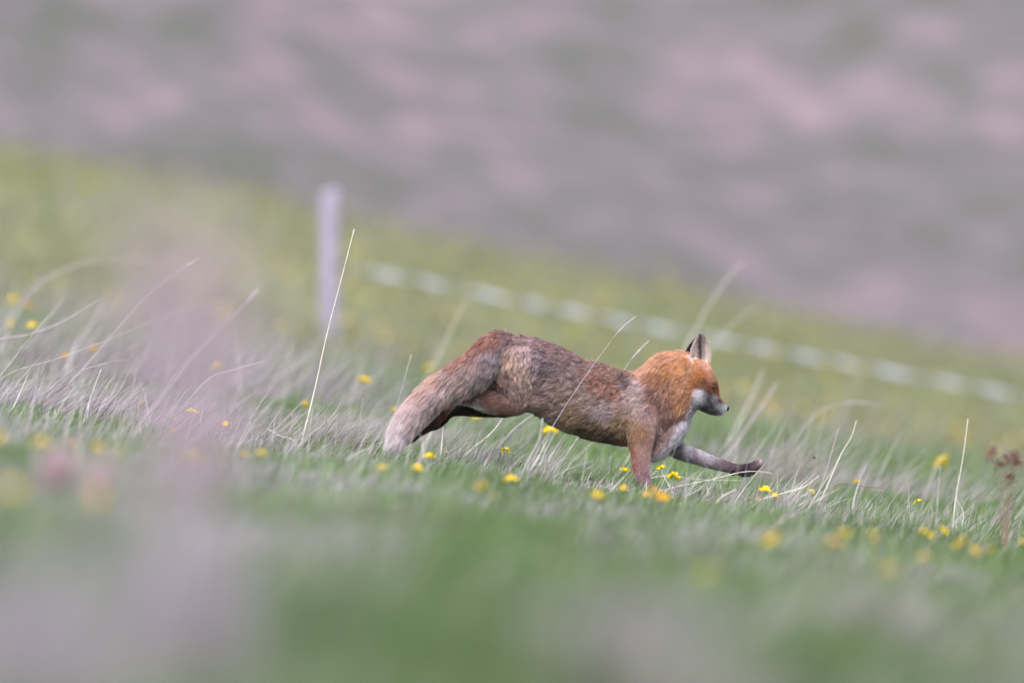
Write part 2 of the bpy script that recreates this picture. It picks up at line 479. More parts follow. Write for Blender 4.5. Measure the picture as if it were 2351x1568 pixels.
# name: (fur set, flow sign, fur length, lift degrees, [(px, py, r in picture plane, r in depth, depth offset m)...])
TUBES = [
    ('torso', 'main', 1, .030, 20, [(2490, 1530, 105, 55, 0), (2450, 1535, 128, 80, 0), (2400, 1532, 138, 92, 0), (2318, 1526, 136, 98, 0), (2238, 1506, 140, 98, 0),
                                (2139, 1472, 137, 92, 0), (2050, 1424, 133, 86, 0), (1970, 1402, 138, 86, 0), (1905, 1394, 134, 84, 0), (1855, 1375, 100, 72, 0), (1822, 1350, 58, 45, 0)]),
    ('neck', 'main', 1, .038, 24, [(2586, 1400, 92, 66, .0), (2546, 1428, 122, 76, 0), (2498, 1470, 128, 80, 0), (2438, 1510, 127, 84, 0), (2385, 1532, 116, 84, 0)]),
    ('chest', 'main', 1, .030, 22, [(2560, 1545, 38, 46, .01), (2540, 1580, 44, 56, .01), (2515, 1625, 42, 60, .01), (2480, 1675, 34, 50, .01), (2455, 1700, 24, 36, .01)]),
    ('skull', 'main', 1, .013, 16, [(2723, 1531, 11, 11, .062), (2713, 1530, 19, 17, .056), (2694, 1523, 28, 25, .044), (2671, 1499, 34, 36, .03), (2642, 1456, 56, 58, .012), (2613, 1424, 72, 66, .0), (2585, 1412, 72, 66, -.005)]),
    ('jaw', 'main', 1, .014, 16, [(2706, 1547, 9, 13, .052), (2676, 1538, 17, 24, .036), (2648, 1515, 30, 40, .012), (2622, 1490, 44, 54, -.006), (2592, 1475, 50, 58, -.006)]),
    ('nearfore', 'main', 1, .017, 17, [(2412, 1520, 70, 34, -.055), (2405, 1580, 64, 40, -.058), (2402, 1640, 52, 38, -.06), (2403, 1700, 38, 30, -.06), (2403, 1745, 33, 25, -.06), (2411, 1795, 28, 22, -.06),
                                (2423, 1835, 20, 19, -.06), (2432, 1862, 19, 19, -.06), (2440, 1880, 21, 21, -.06), (2458, 1890, 19, 21, -.06), (2474, 1893, 12, 16, -.06)]),
    ('farfore', 'main', 1, .016, 18, [(2480, 1600, 60, 36, .05), (2522, 1665, 40, 32, .052), (2560, 1694, 31, 28, .055), (2610, 1711, 28, 25, .056), (2662, 1730, 24, 22, .056), (2705, 1743, 21, 20, .056),
                               (2751, 1756, 18, 20, .056), (2785, 1763, 22, 24, .056), (2815, 1758, 22, 26, .056), (2834, 1744, 17, 23, .056), (2844, 1730, 9, 14, .056)]),
    ('toe', 'main', 1, .009, 16, [(2795, 1770, 10, 9, .030), (2822, 1764, 13, 10, .028), (2846, 1746, 11, 9, .029), (2853, 1728, 5, 5, .03)]),
    ('toe', 'main', 1, .009, 16, [(2800, 1766, 9, 9, .05), (2828, 1757, 11, 9, .05), (2848, 1737, 8, 8, .05), (2851, 1727, 4, 4, .05)]),
    ('toe', 'main', 1, .009, 16, [(2800, 1766, 9, 9, .066), (2828, 1755, 11, 9, .066), (2847, 1735, 8, 8, .066), (2850, 1725, 4, 4, .066)]),
    ('wristpad', 'main', 1, .004, 12, [(2742, 1772, 6, 7, .05), (2750, 1778, 7, 8, .05), (2758, 1778, 5, 6, .05)]),
    ('nearthigh', 'hind', 1, .022, 18, [(1925, 1330, 70, 34, -.045), (1932, 1395, 86, 44, -.048), (1940, 1460, 76, 44, -.05), (1940, 1505, 50, 38, -.05)]),
    ('nearshank', 'hind', 1, .017, 16, [(1975, 1500, 36, 30, -.05), (1935, 1512, 44, 34, -.052), (1880, 1512, 44, 30, -.054), (1820, 1503, 42, 26, -.056), (1760, 1488, 34, 22, -.058), (1712, 1492, 26, 20, -.058), (1676, 1518, 26, 20, -.056),
                                 (1645, 1558, 25, 18, -.054), (1606, 1590, 25, 18, -.052), (1570, 1612, 24, 19, -.05), (1545, 1635, 20, 18, -.048), (1528, 1652, 12, 13, -.046)]),
    ('flankfold', 'hind', 1, .022, 18, [(2080, 1500, 44, 40, -.03), (2030, 1500, 46, 40, -.035), (1975, 1496, 44, 38, -.04)]),
    ('farshank', 'far', 1, .015, 14, [(1950, 1480, 60, 40, .05), (1900, 1522, 42, 30, .045), (1850, 1536, 27, 28, .04), (1780, 1536, 26, 26, .036), (1725, 1534, 24, 24, .036), (1685, 1545, 22, 22, .036),
                                 (1645, 1588, 16, 17, .05), (1600, 1607, 13, 17, .048), (1570, 1622, 12, 15, .046)]),
    ('tail', 'tail', 1, .050, 28, [(1935, 1312, 44, 44, .0), (1895, 1300, 48, 46, -.01), (1862, 1305, 52, 46, -.03), (1832, 1330, 57, 50, -.055), (1785, 1382, 64, 52, -.08), (1722, 1424, 60, 52, -.098), (1645, 1467, 53, 50, -.105), (1580, 1525, 47, 46, -.106),
                              (1522, 1592, 40, 40, -.106), (1490, 1640, 28, 28, -.106), (1474, 1668, 16, 14, -.106), (1468, 1682, 6, 6, -.106)]),
    ('brushend', 'tail', 1, .075, 20, [(1515, 1610, 26, 30, -.112), (1490, 1650, 24, 26, -.112), (1476, 1680, 12, 12, -.11)]),
]


def spline(a, m):
    """Catmull-Rom through the stations, m samples per span"""
    a = np.asarray(a, float); out = []
    e = np.concatenate([2 * a[:1] - a[1:2], a, 2 * a[-1:] - a[-2:-1]])
    for i in range(1, len(e) - 2):
        p0, p1, p2, p3 = e[i - 1:i + 3]
        for k in range(m):
            u = k / m
            out.append(.5 * (2 * p1 + (p2 - p0) * u + (2 * p0 - 5 * p1 + 4 * p2 - p3) * u * u + (3 * p1 - p0 - 3 * p2 + p3) * u ** 3))
    out.append(a[-1])
    return np.array(out)


def loft(stations, m=6, sides=24):
    st = np.array([list(S(a, b_, y)) + [r * K, dd * K] for a, b_, r, dd, y in stations])
    st = spline(st, m)
    P = st[:, :3]; rv = np.maximum(st[:, 3], .003); rd = np.maximum(st[:, 4], .003)
    T = np.gradient(P, axis=0); T /= np.linalg.norm(T, axis=1)[:, None]
    # rounded ends
    caps0 = [(-math.sin(a) * .8, math.cos(a)) for a in (1.35, .95, .5)]
    caps1 = [(math.sin(a) * .8, math.cos(a)) for a in (.5, .95, 1.35)]
    Pn = np.concatenate([[P[0] + T[0] * o_ * min(rv[0], rd[0]) for o_, _ in caps0], P, [P[-1] + T[-1] * o_ * min(rv[-1], rd[-1]) for o_, _ in caps1]])
    Tn = np.concatenate([np.repeat(T[:1], 3, 0), T, np.repeat(T[-1:], 3, 0)])
    rvn = np.concatenate([[rv[0] * s_ for _, s_ in caps0], rv, [rv[-1] * s_ for _, s_ in caps1]])
    rdn = np.concatenate([[rd[0] * s_ for _, s_ in caps0], rd, [rd[-1] * s_ for _, s_ in caps1]])
    D = np.array([0, 1.0, 0]) - Tn[:, 1:2] * Tn; D /= np.linalg.norm(D, axis=1)[:, None]
    Q = np.cross(Tn, D)
    ang = np.arange(sides) / sides * 2 * np.pi
    V = Pn[:, None] + np.cos(ang)[None, :, None] * Q[:, None] * rvn[:, None, None] + np.sin(ang)[None, :, None] * D[:, None] * rdn[:, None, None]
    n = len(Pn); V = V.reshape(-1, 3)
    i = np.arange(n - 1)[:, None] * sides; j = np.arange(sides)[None, :]
    f4 = np.stack([i + j, i + (j + 1) % sides, i + sides + (j + 1) % sides, i + sides + j], -1).reshape(-1, 4)
    V = np.concatenate([V, Pn[:1], Pn[-1:]])
    f3 = [(n * sides, (q + 1) % sides, q) for q in range(sides)] + [(n * sides + 1, (n - 1) * sides + q, (n - 1) * sides + (q + 1) % sides) for q in range(sides)]
    return V, f4, np.array(f3), np.repeat(Tn, sides, 0)


def ear(base, tip, half, cup, open_dir, thick):
    """a cupped, pointed shell; open_dir = unit vector out of the cup"""
    base = np.array(base); tip = np.array(tip)
    ax = tip - base; h = np.linalg.norm(ax); ax /= h
    o = np.array(open_dir, float); o -= ax * (o @ ax); o /= np.linalg.norm(o)
    lat = np.cross(ax, o)
    nu, nv = 13, 15
    rows_in, rows_out = [], []
    for v in range(nv):
        tv = v / (nv - 1)
        wv = half * (1.0 - .14 * (1 - tv) - .80 * tv ** 3.0)
        for u in range(nu):
            a = (u / (nu - 1) * 2 - 1) * 1.35
            p = base + ax * h * tv + lat * wv * math.sin(a) / math.sin(1.35) - o * cup * (math.cos(a) - math.cos(1.35)) * (wv / half)
            rows_in.append(p)
            rows_out.append(p - o * thick * (1 - .5 * tv))
    V = np.array(rows_in + rows_out); n = nu * nv
    f = []
    for v in range(nv - 1):
        for u in range(nu - 1):
            a = v * nu + u
            f.append((a, a + 1, a + nu + 1, a + nu)); f.append((n + a, n + a + nu, n + a + nu + 1, n + a + 1))
        for u, s in ((0, 0), (nu - 1, 1)):
            a = v * nu + u
            f.append((a, a + nu, n + a + nu, n + a) if s == 0 else (a, n + a, n + a + nu, a + nu))
    for u in range(nu - 1):
        a = (nv - 1) * nu + u; f.append((a, a + 1, n + a + 1, n + a))
        a = u; f.append((a, n + a, n + a + 1, a + 1))
    return V, np.array(f), np.tile(ax, (len(V), 1))


allV, allF4, allF3, tubeP, tubeT, tubeI, off = [], [], [], [], [], [], 0
SETS, LEN, LIFT = [], [], []
for k, (nm, st_, sg, ln_, lf_, stn) in enumerate(TUBES):
    V, f4, f3, T = loft(stn)
    allV.append(V); allF4.append(f4 + off); allF3.append(f3 + off); off += len(V)
    tubeP.append(V[:-2]); tubeT.append(T * sg); tubeI.append(np.full(len(V) - 2, k))
    SETS.append(st_); LEN.append(ln_); LIFT.append(R(lf_))
for nm, st_, args in (('ear', 'ear', (S(2626, 1385, -.03), S(2633, 1254, -.035), .046, .030, (.36, -.9, 0), .008)),
                      ('ear', 'farear', (S(2588, 1368, .035), S(2619, 1268, .045), .034, .028, (.5, .8, 0), .008))):
    V, f4, T = ear(*args)
    allV.append(V); allF4.append(f4 + off); off += len(V)
    tubeP.append(V); tubeT.append(T); tubeI.append(np.full(len(V), len(SETS)))
    SETS.append(st_); LEN.append(.012 if st_ == 'ear' else .008); LIFT.append(R(26) if st_ == 'ear' else R(14))
raw = raw_mesh('body', np.concatenate(allV), np.concatenate(allF4), np.concatenate(allF3))
tmp = link('body_draft', raw)
mr = tmp.modifiers.new('join', 'REMESH'); mr.mode = 'VOXEL'; mr.voxel_size = .0036
ms = tmp.modifiers.new('soften', 'SMOOTH'); ms.factor = .5; ms.iterations = 4
dg = bpy.context.evaluated_depsgraph_get()
body_me = bpy.data.meshes.new_from_object(tmp.evaluated_get(dg))
bpy.data.objects.remove(tmp); bpy.data.meshes.remove(raw)
body_me.name = 'body'

tubeP = np.concatenate(tubeP); tubeT = np.concatenate(tubeT); tubeI = np.concatenate(tubeI)
kd = kdtree.KDTree(len(tubeP))
for i_, p in enumerate(tubeP): kd.insert(p, i_)
kd.balance()
LEN = np.array(LEN); LIFT = np.array(LIFT)

# coat colours: (px, py, r, g, b, spread) as seen, light and shade painted in with the markings
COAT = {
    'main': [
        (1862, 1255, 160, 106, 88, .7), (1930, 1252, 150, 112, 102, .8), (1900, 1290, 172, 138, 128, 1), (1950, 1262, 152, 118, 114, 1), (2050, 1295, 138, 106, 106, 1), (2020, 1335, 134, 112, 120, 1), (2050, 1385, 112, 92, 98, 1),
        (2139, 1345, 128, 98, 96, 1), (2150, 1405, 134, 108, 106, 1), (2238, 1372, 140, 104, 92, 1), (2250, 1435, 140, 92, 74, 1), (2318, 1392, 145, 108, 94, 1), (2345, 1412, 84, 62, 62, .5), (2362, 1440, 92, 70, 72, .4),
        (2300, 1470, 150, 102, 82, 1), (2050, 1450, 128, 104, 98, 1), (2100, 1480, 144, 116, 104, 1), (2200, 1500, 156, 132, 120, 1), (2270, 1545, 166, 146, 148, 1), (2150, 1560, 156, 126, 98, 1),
        (2250, 1605, 120, 94, 66, 1), (2200, 1622, 98, 82, 64, .8), (2300, 1645, 88, 72, 64, .8), (2335, 1590, 156, 126, 94, 1), (2090, 1560, 150, 128, 120, 1), (2000, 1500, 138, 112, 104, 1),  # belly points: dark fur plus painted underside shade
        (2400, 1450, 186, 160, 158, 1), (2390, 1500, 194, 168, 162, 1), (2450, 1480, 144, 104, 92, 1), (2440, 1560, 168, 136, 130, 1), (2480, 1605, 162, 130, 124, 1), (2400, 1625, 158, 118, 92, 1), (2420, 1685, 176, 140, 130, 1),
        (2420, 1390, 214, 156, 124, 1), (2452, 1358, 220, 158, 116, 1), (2520, 1318, 226, 162, 124, 1), (2563, 1318, 218, 152, 108, 1), (2500, 1382, 190, 120, 66, 1), (2560, 1372, 194, 122, 66, 1),  # neck-top points carry painted skylight over the orange fur
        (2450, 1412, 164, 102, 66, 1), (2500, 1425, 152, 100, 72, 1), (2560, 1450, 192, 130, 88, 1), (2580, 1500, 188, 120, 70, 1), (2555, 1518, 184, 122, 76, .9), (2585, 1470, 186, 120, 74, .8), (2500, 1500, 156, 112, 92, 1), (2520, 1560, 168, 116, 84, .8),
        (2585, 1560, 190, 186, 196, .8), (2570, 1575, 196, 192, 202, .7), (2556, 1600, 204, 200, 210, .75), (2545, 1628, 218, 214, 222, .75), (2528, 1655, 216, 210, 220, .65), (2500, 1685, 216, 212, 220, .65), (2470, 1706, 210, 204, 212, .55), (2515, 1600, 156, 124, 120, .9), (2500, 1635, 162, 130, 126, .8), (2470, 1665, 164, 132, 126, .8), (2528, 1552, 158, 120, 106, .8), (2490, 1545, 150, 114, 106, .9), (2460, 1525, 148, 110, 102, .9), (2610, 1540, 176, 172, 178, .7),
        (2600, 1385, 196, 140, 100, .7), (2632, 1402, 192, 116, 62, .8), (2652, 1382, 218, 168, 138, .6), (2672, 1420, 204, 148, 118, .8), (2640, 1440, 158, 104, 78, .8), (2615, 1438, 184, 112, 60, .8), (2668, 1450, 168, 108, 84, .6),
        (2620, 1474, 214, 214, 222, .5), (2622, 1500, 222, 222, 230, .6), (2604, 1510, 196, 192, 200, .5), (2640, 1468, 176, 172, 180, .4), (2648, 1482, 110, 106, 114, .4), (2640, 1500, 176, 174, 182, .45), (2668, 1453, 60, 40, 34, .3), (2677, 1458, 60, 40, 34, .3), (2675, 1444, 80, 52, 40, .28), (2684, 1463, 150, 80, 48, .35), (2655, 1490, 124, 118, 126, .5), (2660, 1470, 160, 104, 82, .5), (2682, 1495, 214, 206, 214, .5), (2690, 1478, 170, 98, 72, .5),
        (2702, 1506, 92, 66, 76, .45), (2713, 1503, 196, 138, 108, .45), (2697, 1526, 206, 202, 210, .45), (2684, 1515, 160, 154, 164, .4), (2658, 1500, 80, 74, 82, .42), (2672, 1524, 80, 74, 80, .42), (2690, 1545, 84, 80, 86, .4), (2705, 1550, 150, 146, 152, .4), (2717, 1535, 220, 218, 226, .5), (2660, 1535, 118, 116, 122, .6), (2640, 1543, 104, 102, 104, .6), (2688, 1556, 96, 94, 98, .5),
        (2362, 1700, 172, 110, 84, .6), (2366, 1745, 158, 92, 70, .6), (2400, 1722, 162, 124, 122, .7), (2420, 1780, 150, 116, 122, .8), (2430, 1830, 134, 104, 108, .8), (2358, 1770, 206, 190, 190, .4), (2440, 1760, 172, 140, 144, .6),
        (2536, 1668, 84, 78, 84, .6), (2530, 1702, 104, 98, 104, .6), (2580, 1670, 200, 192, 200, .5), (2615, 1688, 200, 192, 200, .45), (2650, 1704, 196, 188, 196, .4), (2600, 1698, 152, 142, 152, .8), (2600, 1722, 138, 124, 132, .7), (2660, 1712, 170, 160, 168, .7), (2680, 1742, 138, 124, 132, .8),  # pale points along the foreleg top include a painted sky rim
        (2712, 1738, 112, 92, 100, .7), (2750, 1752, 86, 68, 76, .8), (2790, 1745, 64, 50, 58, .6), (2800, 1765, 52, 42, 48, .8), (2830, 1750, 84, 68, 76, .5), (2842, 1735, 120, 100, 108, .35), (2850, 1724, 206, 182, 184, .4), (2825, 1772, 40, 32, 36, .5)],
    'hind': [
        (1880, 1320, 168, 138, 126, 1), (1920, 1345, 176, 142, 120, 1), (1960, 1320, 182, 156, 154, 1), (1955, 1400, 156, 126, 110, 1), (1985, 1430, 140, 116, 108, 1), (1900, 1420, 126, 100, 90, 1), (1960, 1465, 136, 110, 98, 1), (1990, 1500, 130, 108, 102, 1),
        (1870, 1465, 96, 74, 70, .8), (1760, 1492, 118, 82, 72, 1), (1850, 1508, 126, 92, 82, 1), (1900, 1545, 118, 88, 80, 1), (1940, 1540, 124, 98, 92, 1), (1712, 1514, 190, 184, 188, .5), (1730, 1519, 190, 184, 188, .55), (1750, 1526, 186, 180, 184, .55), (1770, 1535, 184, 178, 182, .55), (1792, 1546, 180, 174, 178, .55), (1815, 1556, 176, 168, 172, .5), (1865, 1562, 150, 140, 144, .5),  # dark first point paints the shadow below the tail onto the thigh
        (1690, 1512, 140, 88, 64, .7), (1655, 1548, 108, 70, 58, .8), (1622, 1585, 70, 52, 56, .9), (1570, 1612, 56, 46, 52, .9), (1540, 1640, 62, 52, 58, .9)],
    'far': [(1900, 1520, 90, 76, 72, 1), (1780, 1540, 60, 54, 52, 1), (1780, 1563, 150, 144, 142, .4), (1700, 1548, 66, 56, 54, 1), (1640, 1590, 46, 40, 44, 1), (1580, 1615, 44, 38, 42, 1)],  # far hind leg: its shade is put into the fur colour
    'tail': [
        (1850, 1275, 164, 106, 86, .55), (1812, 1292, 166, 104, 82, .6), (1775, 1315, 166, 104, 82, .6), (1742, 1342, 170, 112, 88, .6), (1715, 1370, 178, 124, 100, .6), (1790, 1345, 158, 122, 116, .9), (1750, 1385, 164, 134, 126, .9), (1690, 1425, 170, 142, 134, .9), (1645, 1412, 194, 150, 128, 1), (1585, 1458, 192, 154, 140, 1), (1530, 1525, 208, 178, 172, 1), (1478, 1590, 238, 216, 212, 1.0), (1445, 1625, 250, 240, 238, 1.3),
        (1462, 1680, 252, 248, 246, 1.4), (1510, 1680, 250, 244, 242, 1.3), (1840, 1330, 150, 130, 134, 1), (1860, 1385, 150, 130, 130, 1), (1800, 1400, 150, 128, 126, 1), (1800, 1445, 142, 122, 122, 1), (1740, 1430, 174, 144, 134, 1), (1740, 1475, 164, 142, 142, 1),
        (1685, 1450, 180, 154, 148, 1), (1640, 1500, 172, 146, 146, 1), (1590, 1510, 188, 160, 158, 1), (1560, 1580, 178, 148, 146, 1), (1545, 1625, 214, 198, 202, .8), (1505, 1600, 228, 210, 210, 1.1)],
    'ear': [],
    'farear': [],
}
COAT['main'] = COAT['main'] + COAT.pop('hind')
coat = {}
for k_, v_ in COAT.items():
    if v_:
        a = np.array(v_, float)
        pts_ = np.array([S(q[0], q[1]) for q in a])[:, [0, 2]]
        coat[k_] = (pts_, srgb(a[:, 2:5]), a[:, 5])


def fur_fields(P, N):
    """for points on the coat: colour, flow direction, hair length, lift"""
    n = len(P)
    col = np.zeros((n, 3)); flow = np.zeros((n, 3)); length = np.zeros(n); lift = np.zeros(n)
    part = np.zeros(n, int)
    for i_ in range(n):
        f = kd.find_n(P[i_], 10)
        ids = np.array([q[1] for q in f]); ds = np.array([q[2] for q in f])
        wt = 1 / (ds + .004) ** 2; wt /= wt.sum()
        flow[i_] = (tubeT[ids] * wt[:, None]).sum(0)
        ti = tubeI[ids]
        length[i_] = (LEN[ti] * wt).sum(); lift[i_] = (LIFT[ti] * wt).sum()
        part[i_] = ti[0]
    sets = np.array(SETS)[part]
    sets = np.where(sets == 'hind', 'main', sets)
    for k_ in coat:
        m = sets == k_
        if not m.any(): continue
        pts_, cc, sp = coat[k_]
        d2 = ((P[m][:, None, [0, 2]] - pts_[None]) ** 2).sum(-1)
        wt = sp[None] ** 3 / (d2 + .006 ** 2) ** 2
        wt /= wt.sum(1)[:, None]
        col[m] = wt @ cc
    low = (sets == 'ear') & (P[:, 2] < S(0, 1362)[2])
    # ears: pale rims, dark hollow; black backs
    m = (sets == 'ear') & ~low
    if m.any():
        q = P[m]; c = S(2626, 1330)
        u = (q[:, 0] - c[0]) / (30 * K); v = (q[:, 2] - S(0, 1376)[2]) / (118 * K)
        ctr_ = -.02 - .30 * (v - .4)
        rim = np.clip((np.abs(u - ctr_) - .16) * 1.7 + .4 * rng.random(len(u)), 0, 1)
        inner = N[m][:, 1] < .1
        dark = srgb((70, 56, 62)); pale = srgb((250, 230, 222)); midc = srgb((178, 158, 156))
        cc = dark + (pale - dark) * rim[:, None]
        mid_ = ((u > .2) & (u < .68))[:, None]
        cc = np.where(mid_, cc * .35 + midc * .65, cc)
        cc = np.where((v < .2)[:, None], .5 * cc + .5 * srgb((210, 165, 135)), cc)
        cc = np.where(inner[:, None], cc, srgb((48, 36, 40)))
        col[m] = cc
    if low.any():
        pts_, cc, sp = coat['main']
        d2 = ((P[low][:, None, [0, 2]] - pts_[None]) ** 2).sum(-1)
        wt = sp[None] ** 3 / (d2 + .006 ** 2) ** 2
        col[low] = (wt / wt.sum(1)[:, None]) @ cc
    m = sets == 'farear'
    col[m] = srgb((44, 32, 42))
    return col, flow, length, lift, sets


# sample hair roots over the skin
body_me.calc_loop_triangles()
nv_ = len(body_me.vertices); co = np.zeros(nv_ * 3); body_me.vertices.foreach_get('co', co); co = co.reshape(-1, 3)
no = np.zeros(nv_ * 3); body_me.vertices.foreach_get('normal', no); no = no.reshape(-1, 3)
tri = np.zeros(len(body_me.loop_triangles) * 3, np.int32); body_me.loop_triangles.foreach_get('vertices', tri); tri = tri.reshape(-1, 3)
A_, B_, C_ = co[tri[:, 0]], co[tri[:, 1]], co[tri[:, 2]]
cr = np.cross(B_ - A_, C_ - A_); area = np.linalg.norm(cr, axis=1) / 2
fn = cr / np.maximum(np.linalg.norm(cr, axis=1), 1e-9)[:, None]
wgt = area * np.where(fn[:, 1] > .45, .35, 1.0)
wgt *= np.where(A_[:, 0] > S(2520, 0)[0], 2.4, 1.0); wgt *= np.where((A_[:, 0] < S(1960, 0)[0]) & (A_[:, 2] < S(0, 1450)[2]), 1.6, 1.0)          # finer, denser hair on head and forepaws
wgt /= wgt.sum()
NH = 190000
cen_ = (A_ + B_ + C_) / 3
EYE = S(2674, 1451, 0)
near_ = np.hypot(co[:, 0] - EYE[0], co[:, 2] - EYE[2]) < .006
EYE[1] = co[near_, 1].min() + .0016
for e_ in (EYE, S(2690, 1462, .062)):
    wgt[np.linalg.norm(cen_ - e_, axis=1) < .0062] = 0
wgt[np.linalg.norm(cen_ - S(2728, 1532, .062), axis=1) < .011] = 0
wgt /= wgt.sum()
ti_ = rng.choice(len(tri), NH, p=wgt)
r1, r2 = np.sqrt(rng.random(NH)), rng.random(NH)
ba = np.stack([1 - r1, r1 * (1 - r2), r1 * r2], 1)
P = (co[tri[ti_]] * ba[:, :, None]).sum(1)
N = (no[tri[ti_]] * ba[:, :, None]).sum(1); N /= np.linalg.norm(N, axis=1)[:, None]
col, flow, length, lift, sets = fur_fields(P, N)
# guard-hair sweep: flanks comb down and back
down = np.array([0, 0, -1.0])
fw = np.where((sets == 'main') & (length > .024), .75, 0.12)[:, None]
flow = flow / np.maximum(np.linalg.norm(flow, axis=1), 1e-6)[:, None]
flow = flow * (1 - .35 * fw) + down * fw * .55 + np.where((sets == 'tail')[:, None], down * .45, 0) + rng.normal(0, .24, (NH, 3))
sw = np.stack([fbm(P[:, 0] * 22 + 3, P[:, 2] * 22, 5) - .5, 0 * P[:, 0], fbm(P[:, 0] * 22, P[:, 2] * 22 + 9, 6) - .5], 1)
flow = flow + sw * 1.3
flow -= N * (flow * N).sum(1)[:, None]
flow /= np.maximum(np.linalg.norm(flow, axis=1), 1e-6)[:, None]
lift = lift + rng.normal(0, R(6), NH) + (fbm(P[:, 0] * 40, P[:, 2] * 40, 8) - .5) * R(26) * (length > .018)
L = length * rng.uniform(.5, 1.2, NH)
NP = 5
ts = np.linspace(0, 1, NP)
hair = np.zeros((NH, NP, 3))
cl, sl = np.cos(lift)[:, None], np.sin(lift)[:, None]
for k_, tv in enumerate(ts):
    lf = np.clip(1.15 - .55 * tv, 0, 2)
    hair[:, k_] = P - N * .0015 + L[:, None] * tv * (flow * cl + N * sl * lf) + down * (L * .12 * tv * tv)[:, None]
# hairs gather into wet-looking locks towards their tips
NG = NH // 18
gi = rng.choice(NH, NG, replace=False)
kg = kdtree.KDTree(NG)
for i_, q in enumerate(gi): kg.insert(P[q], i_)
kg.balance()
own = np.array([gi[kg.find(p)[1]] for p in P])
lockv = rng.normal(0, 1, NH)[own]
pull = np.where(length > .02, .56, .35) * np.clip(rng.normal(1, .25, NH), 0, 1.3)
tipd = hair[own, -1] - hair[:, -1]
far_ = np.linalg.norm(P[own] - P, axis=1) > .012
pull[far_] = 0
for k_, tv in enumerate(ts):
    hair[:, k_] += tipd * (pull * tv ** 1.6)[:, None]
# colour: banded guard hairs, light and dark locks
grizz = np.where((sets == 'main') & (P[:, 0] < S(2360, 0)[0]) & (P[:, 2] > S(0, 1520)[2]), 1.0, .45)
kvar = np.exp(rng.normal(0, .26, NH) + lockv * .27 * grizz)
HAIR_GAIN = 1.24
lum = col.mean(1, keepdims=True)
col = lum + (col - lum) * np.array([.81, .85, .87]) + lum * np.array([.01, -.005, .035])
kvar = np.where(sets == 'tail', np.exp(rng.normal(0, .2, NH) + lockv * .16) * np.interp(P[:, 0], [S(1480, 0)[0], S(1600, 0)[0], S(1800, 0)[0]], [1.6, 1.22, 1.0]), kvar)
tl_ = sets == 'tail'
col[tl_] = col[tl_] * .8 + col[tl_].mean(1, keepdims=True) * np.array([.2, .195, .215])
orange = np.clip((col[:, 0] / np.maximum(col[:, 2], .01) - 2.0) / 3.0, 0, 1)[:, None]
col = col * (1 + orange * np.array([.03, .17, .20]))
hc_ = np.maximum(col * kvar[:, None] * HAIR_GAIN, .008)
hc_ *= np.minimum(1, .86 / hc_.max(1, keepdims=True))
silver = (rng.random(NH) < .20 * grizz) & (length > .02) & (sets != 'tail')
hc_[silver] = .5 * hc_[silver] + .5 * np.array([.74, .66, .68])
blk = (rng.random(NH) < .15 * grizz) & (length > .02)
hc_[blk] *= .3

fur_mat = bpy.data.materials.new('fox_fur'); fur_mat.use_nodes = True
t = fur_mat.node_tree; b = t.nodes['Principled BSDF']
b.inputs['Roughness'].default_value = .62; b.inputs['Specular IOR Level'].default_value = .14
at = t.nodes.new('ShaderNodeAttribute'); at.attribute_name = 'fur_color'
hi = t.nodes.new('ShaderNodeHairInfo')
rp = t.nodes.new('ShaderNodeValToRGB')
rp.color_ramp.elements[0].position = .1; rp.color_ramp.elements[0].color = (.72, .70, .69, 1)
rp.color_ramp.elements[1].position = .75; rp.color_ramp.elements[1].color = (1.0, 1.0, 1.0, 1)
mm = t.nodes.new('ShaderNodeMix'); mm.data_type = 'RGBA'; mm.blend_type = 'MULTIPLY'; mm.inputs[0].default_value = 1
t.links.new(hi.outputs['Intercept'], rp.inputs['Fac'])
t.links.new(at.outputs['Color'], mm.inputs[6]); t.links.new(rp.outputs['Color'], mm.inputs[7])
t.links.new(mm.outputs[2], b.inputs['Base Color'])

skin_mat = bpy.data.materials.new('fox_undercoat'); skin_mat.use_nodes = True
t = skin_mat.node_tree; b = t.nodes['Principled BSDF']; b.inputs['Roughness'].default_value = .9; b.inputs['Specular IOR Level'].default_value = .1
at = t.nodes.new('ShaderNodeAttribute'); at.attribute_name = 'tint'
t.links.new(at.outputs['Color'], b.inputs['Base Color'])

o3 = np.array([FX, 0, FOX0[2]])
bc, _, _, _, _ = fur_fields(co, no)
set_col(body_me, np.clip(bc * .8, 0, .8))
body_me.vertices.foreach_set('co', (co - o3).astype(np.float32).ravel())
body_me.materials.clear(); body_me.materials.append(skin_mat)
body_me.polygons.foreach_set('use_smooth', np.ones(len(body_me.polygons), bool))
body_me.update()
link('body', body_me, fox)

hcv = bpy.data.hair_curves.new('fur')
hcv.add_curves([NP] * NH)
hcv.attributes['position'].data.foreach_set('vector', (hair - o3).astype(np.float32).ravel())
ra = hcv.attributes.get('radius') or hcv.attributes.new('radius', 'FLOAT', 'POINT')
rad0 = np.where(length > .02, .00052, .00038)
rr_ = rad0[:, None] * np.array([1, .95, .8, .55, .15])[None]
ra.data.foreach_set('value', rr_.astype(np.float32).ravel())
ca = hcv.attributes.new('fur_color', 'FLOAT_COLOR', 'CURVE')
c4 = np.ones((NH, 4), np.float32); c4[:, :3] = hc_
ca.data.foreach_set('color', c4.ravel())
hcv.materials.append(fur_mat)
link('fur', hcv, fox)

eye_mat = mat_plain('amber_eye', (.035, .016, .006), .12, .6, .3, 300)
nose_mat = mat_plain('wet_black_nose', (.012, .012, .014), .25, .5, .2, 200)


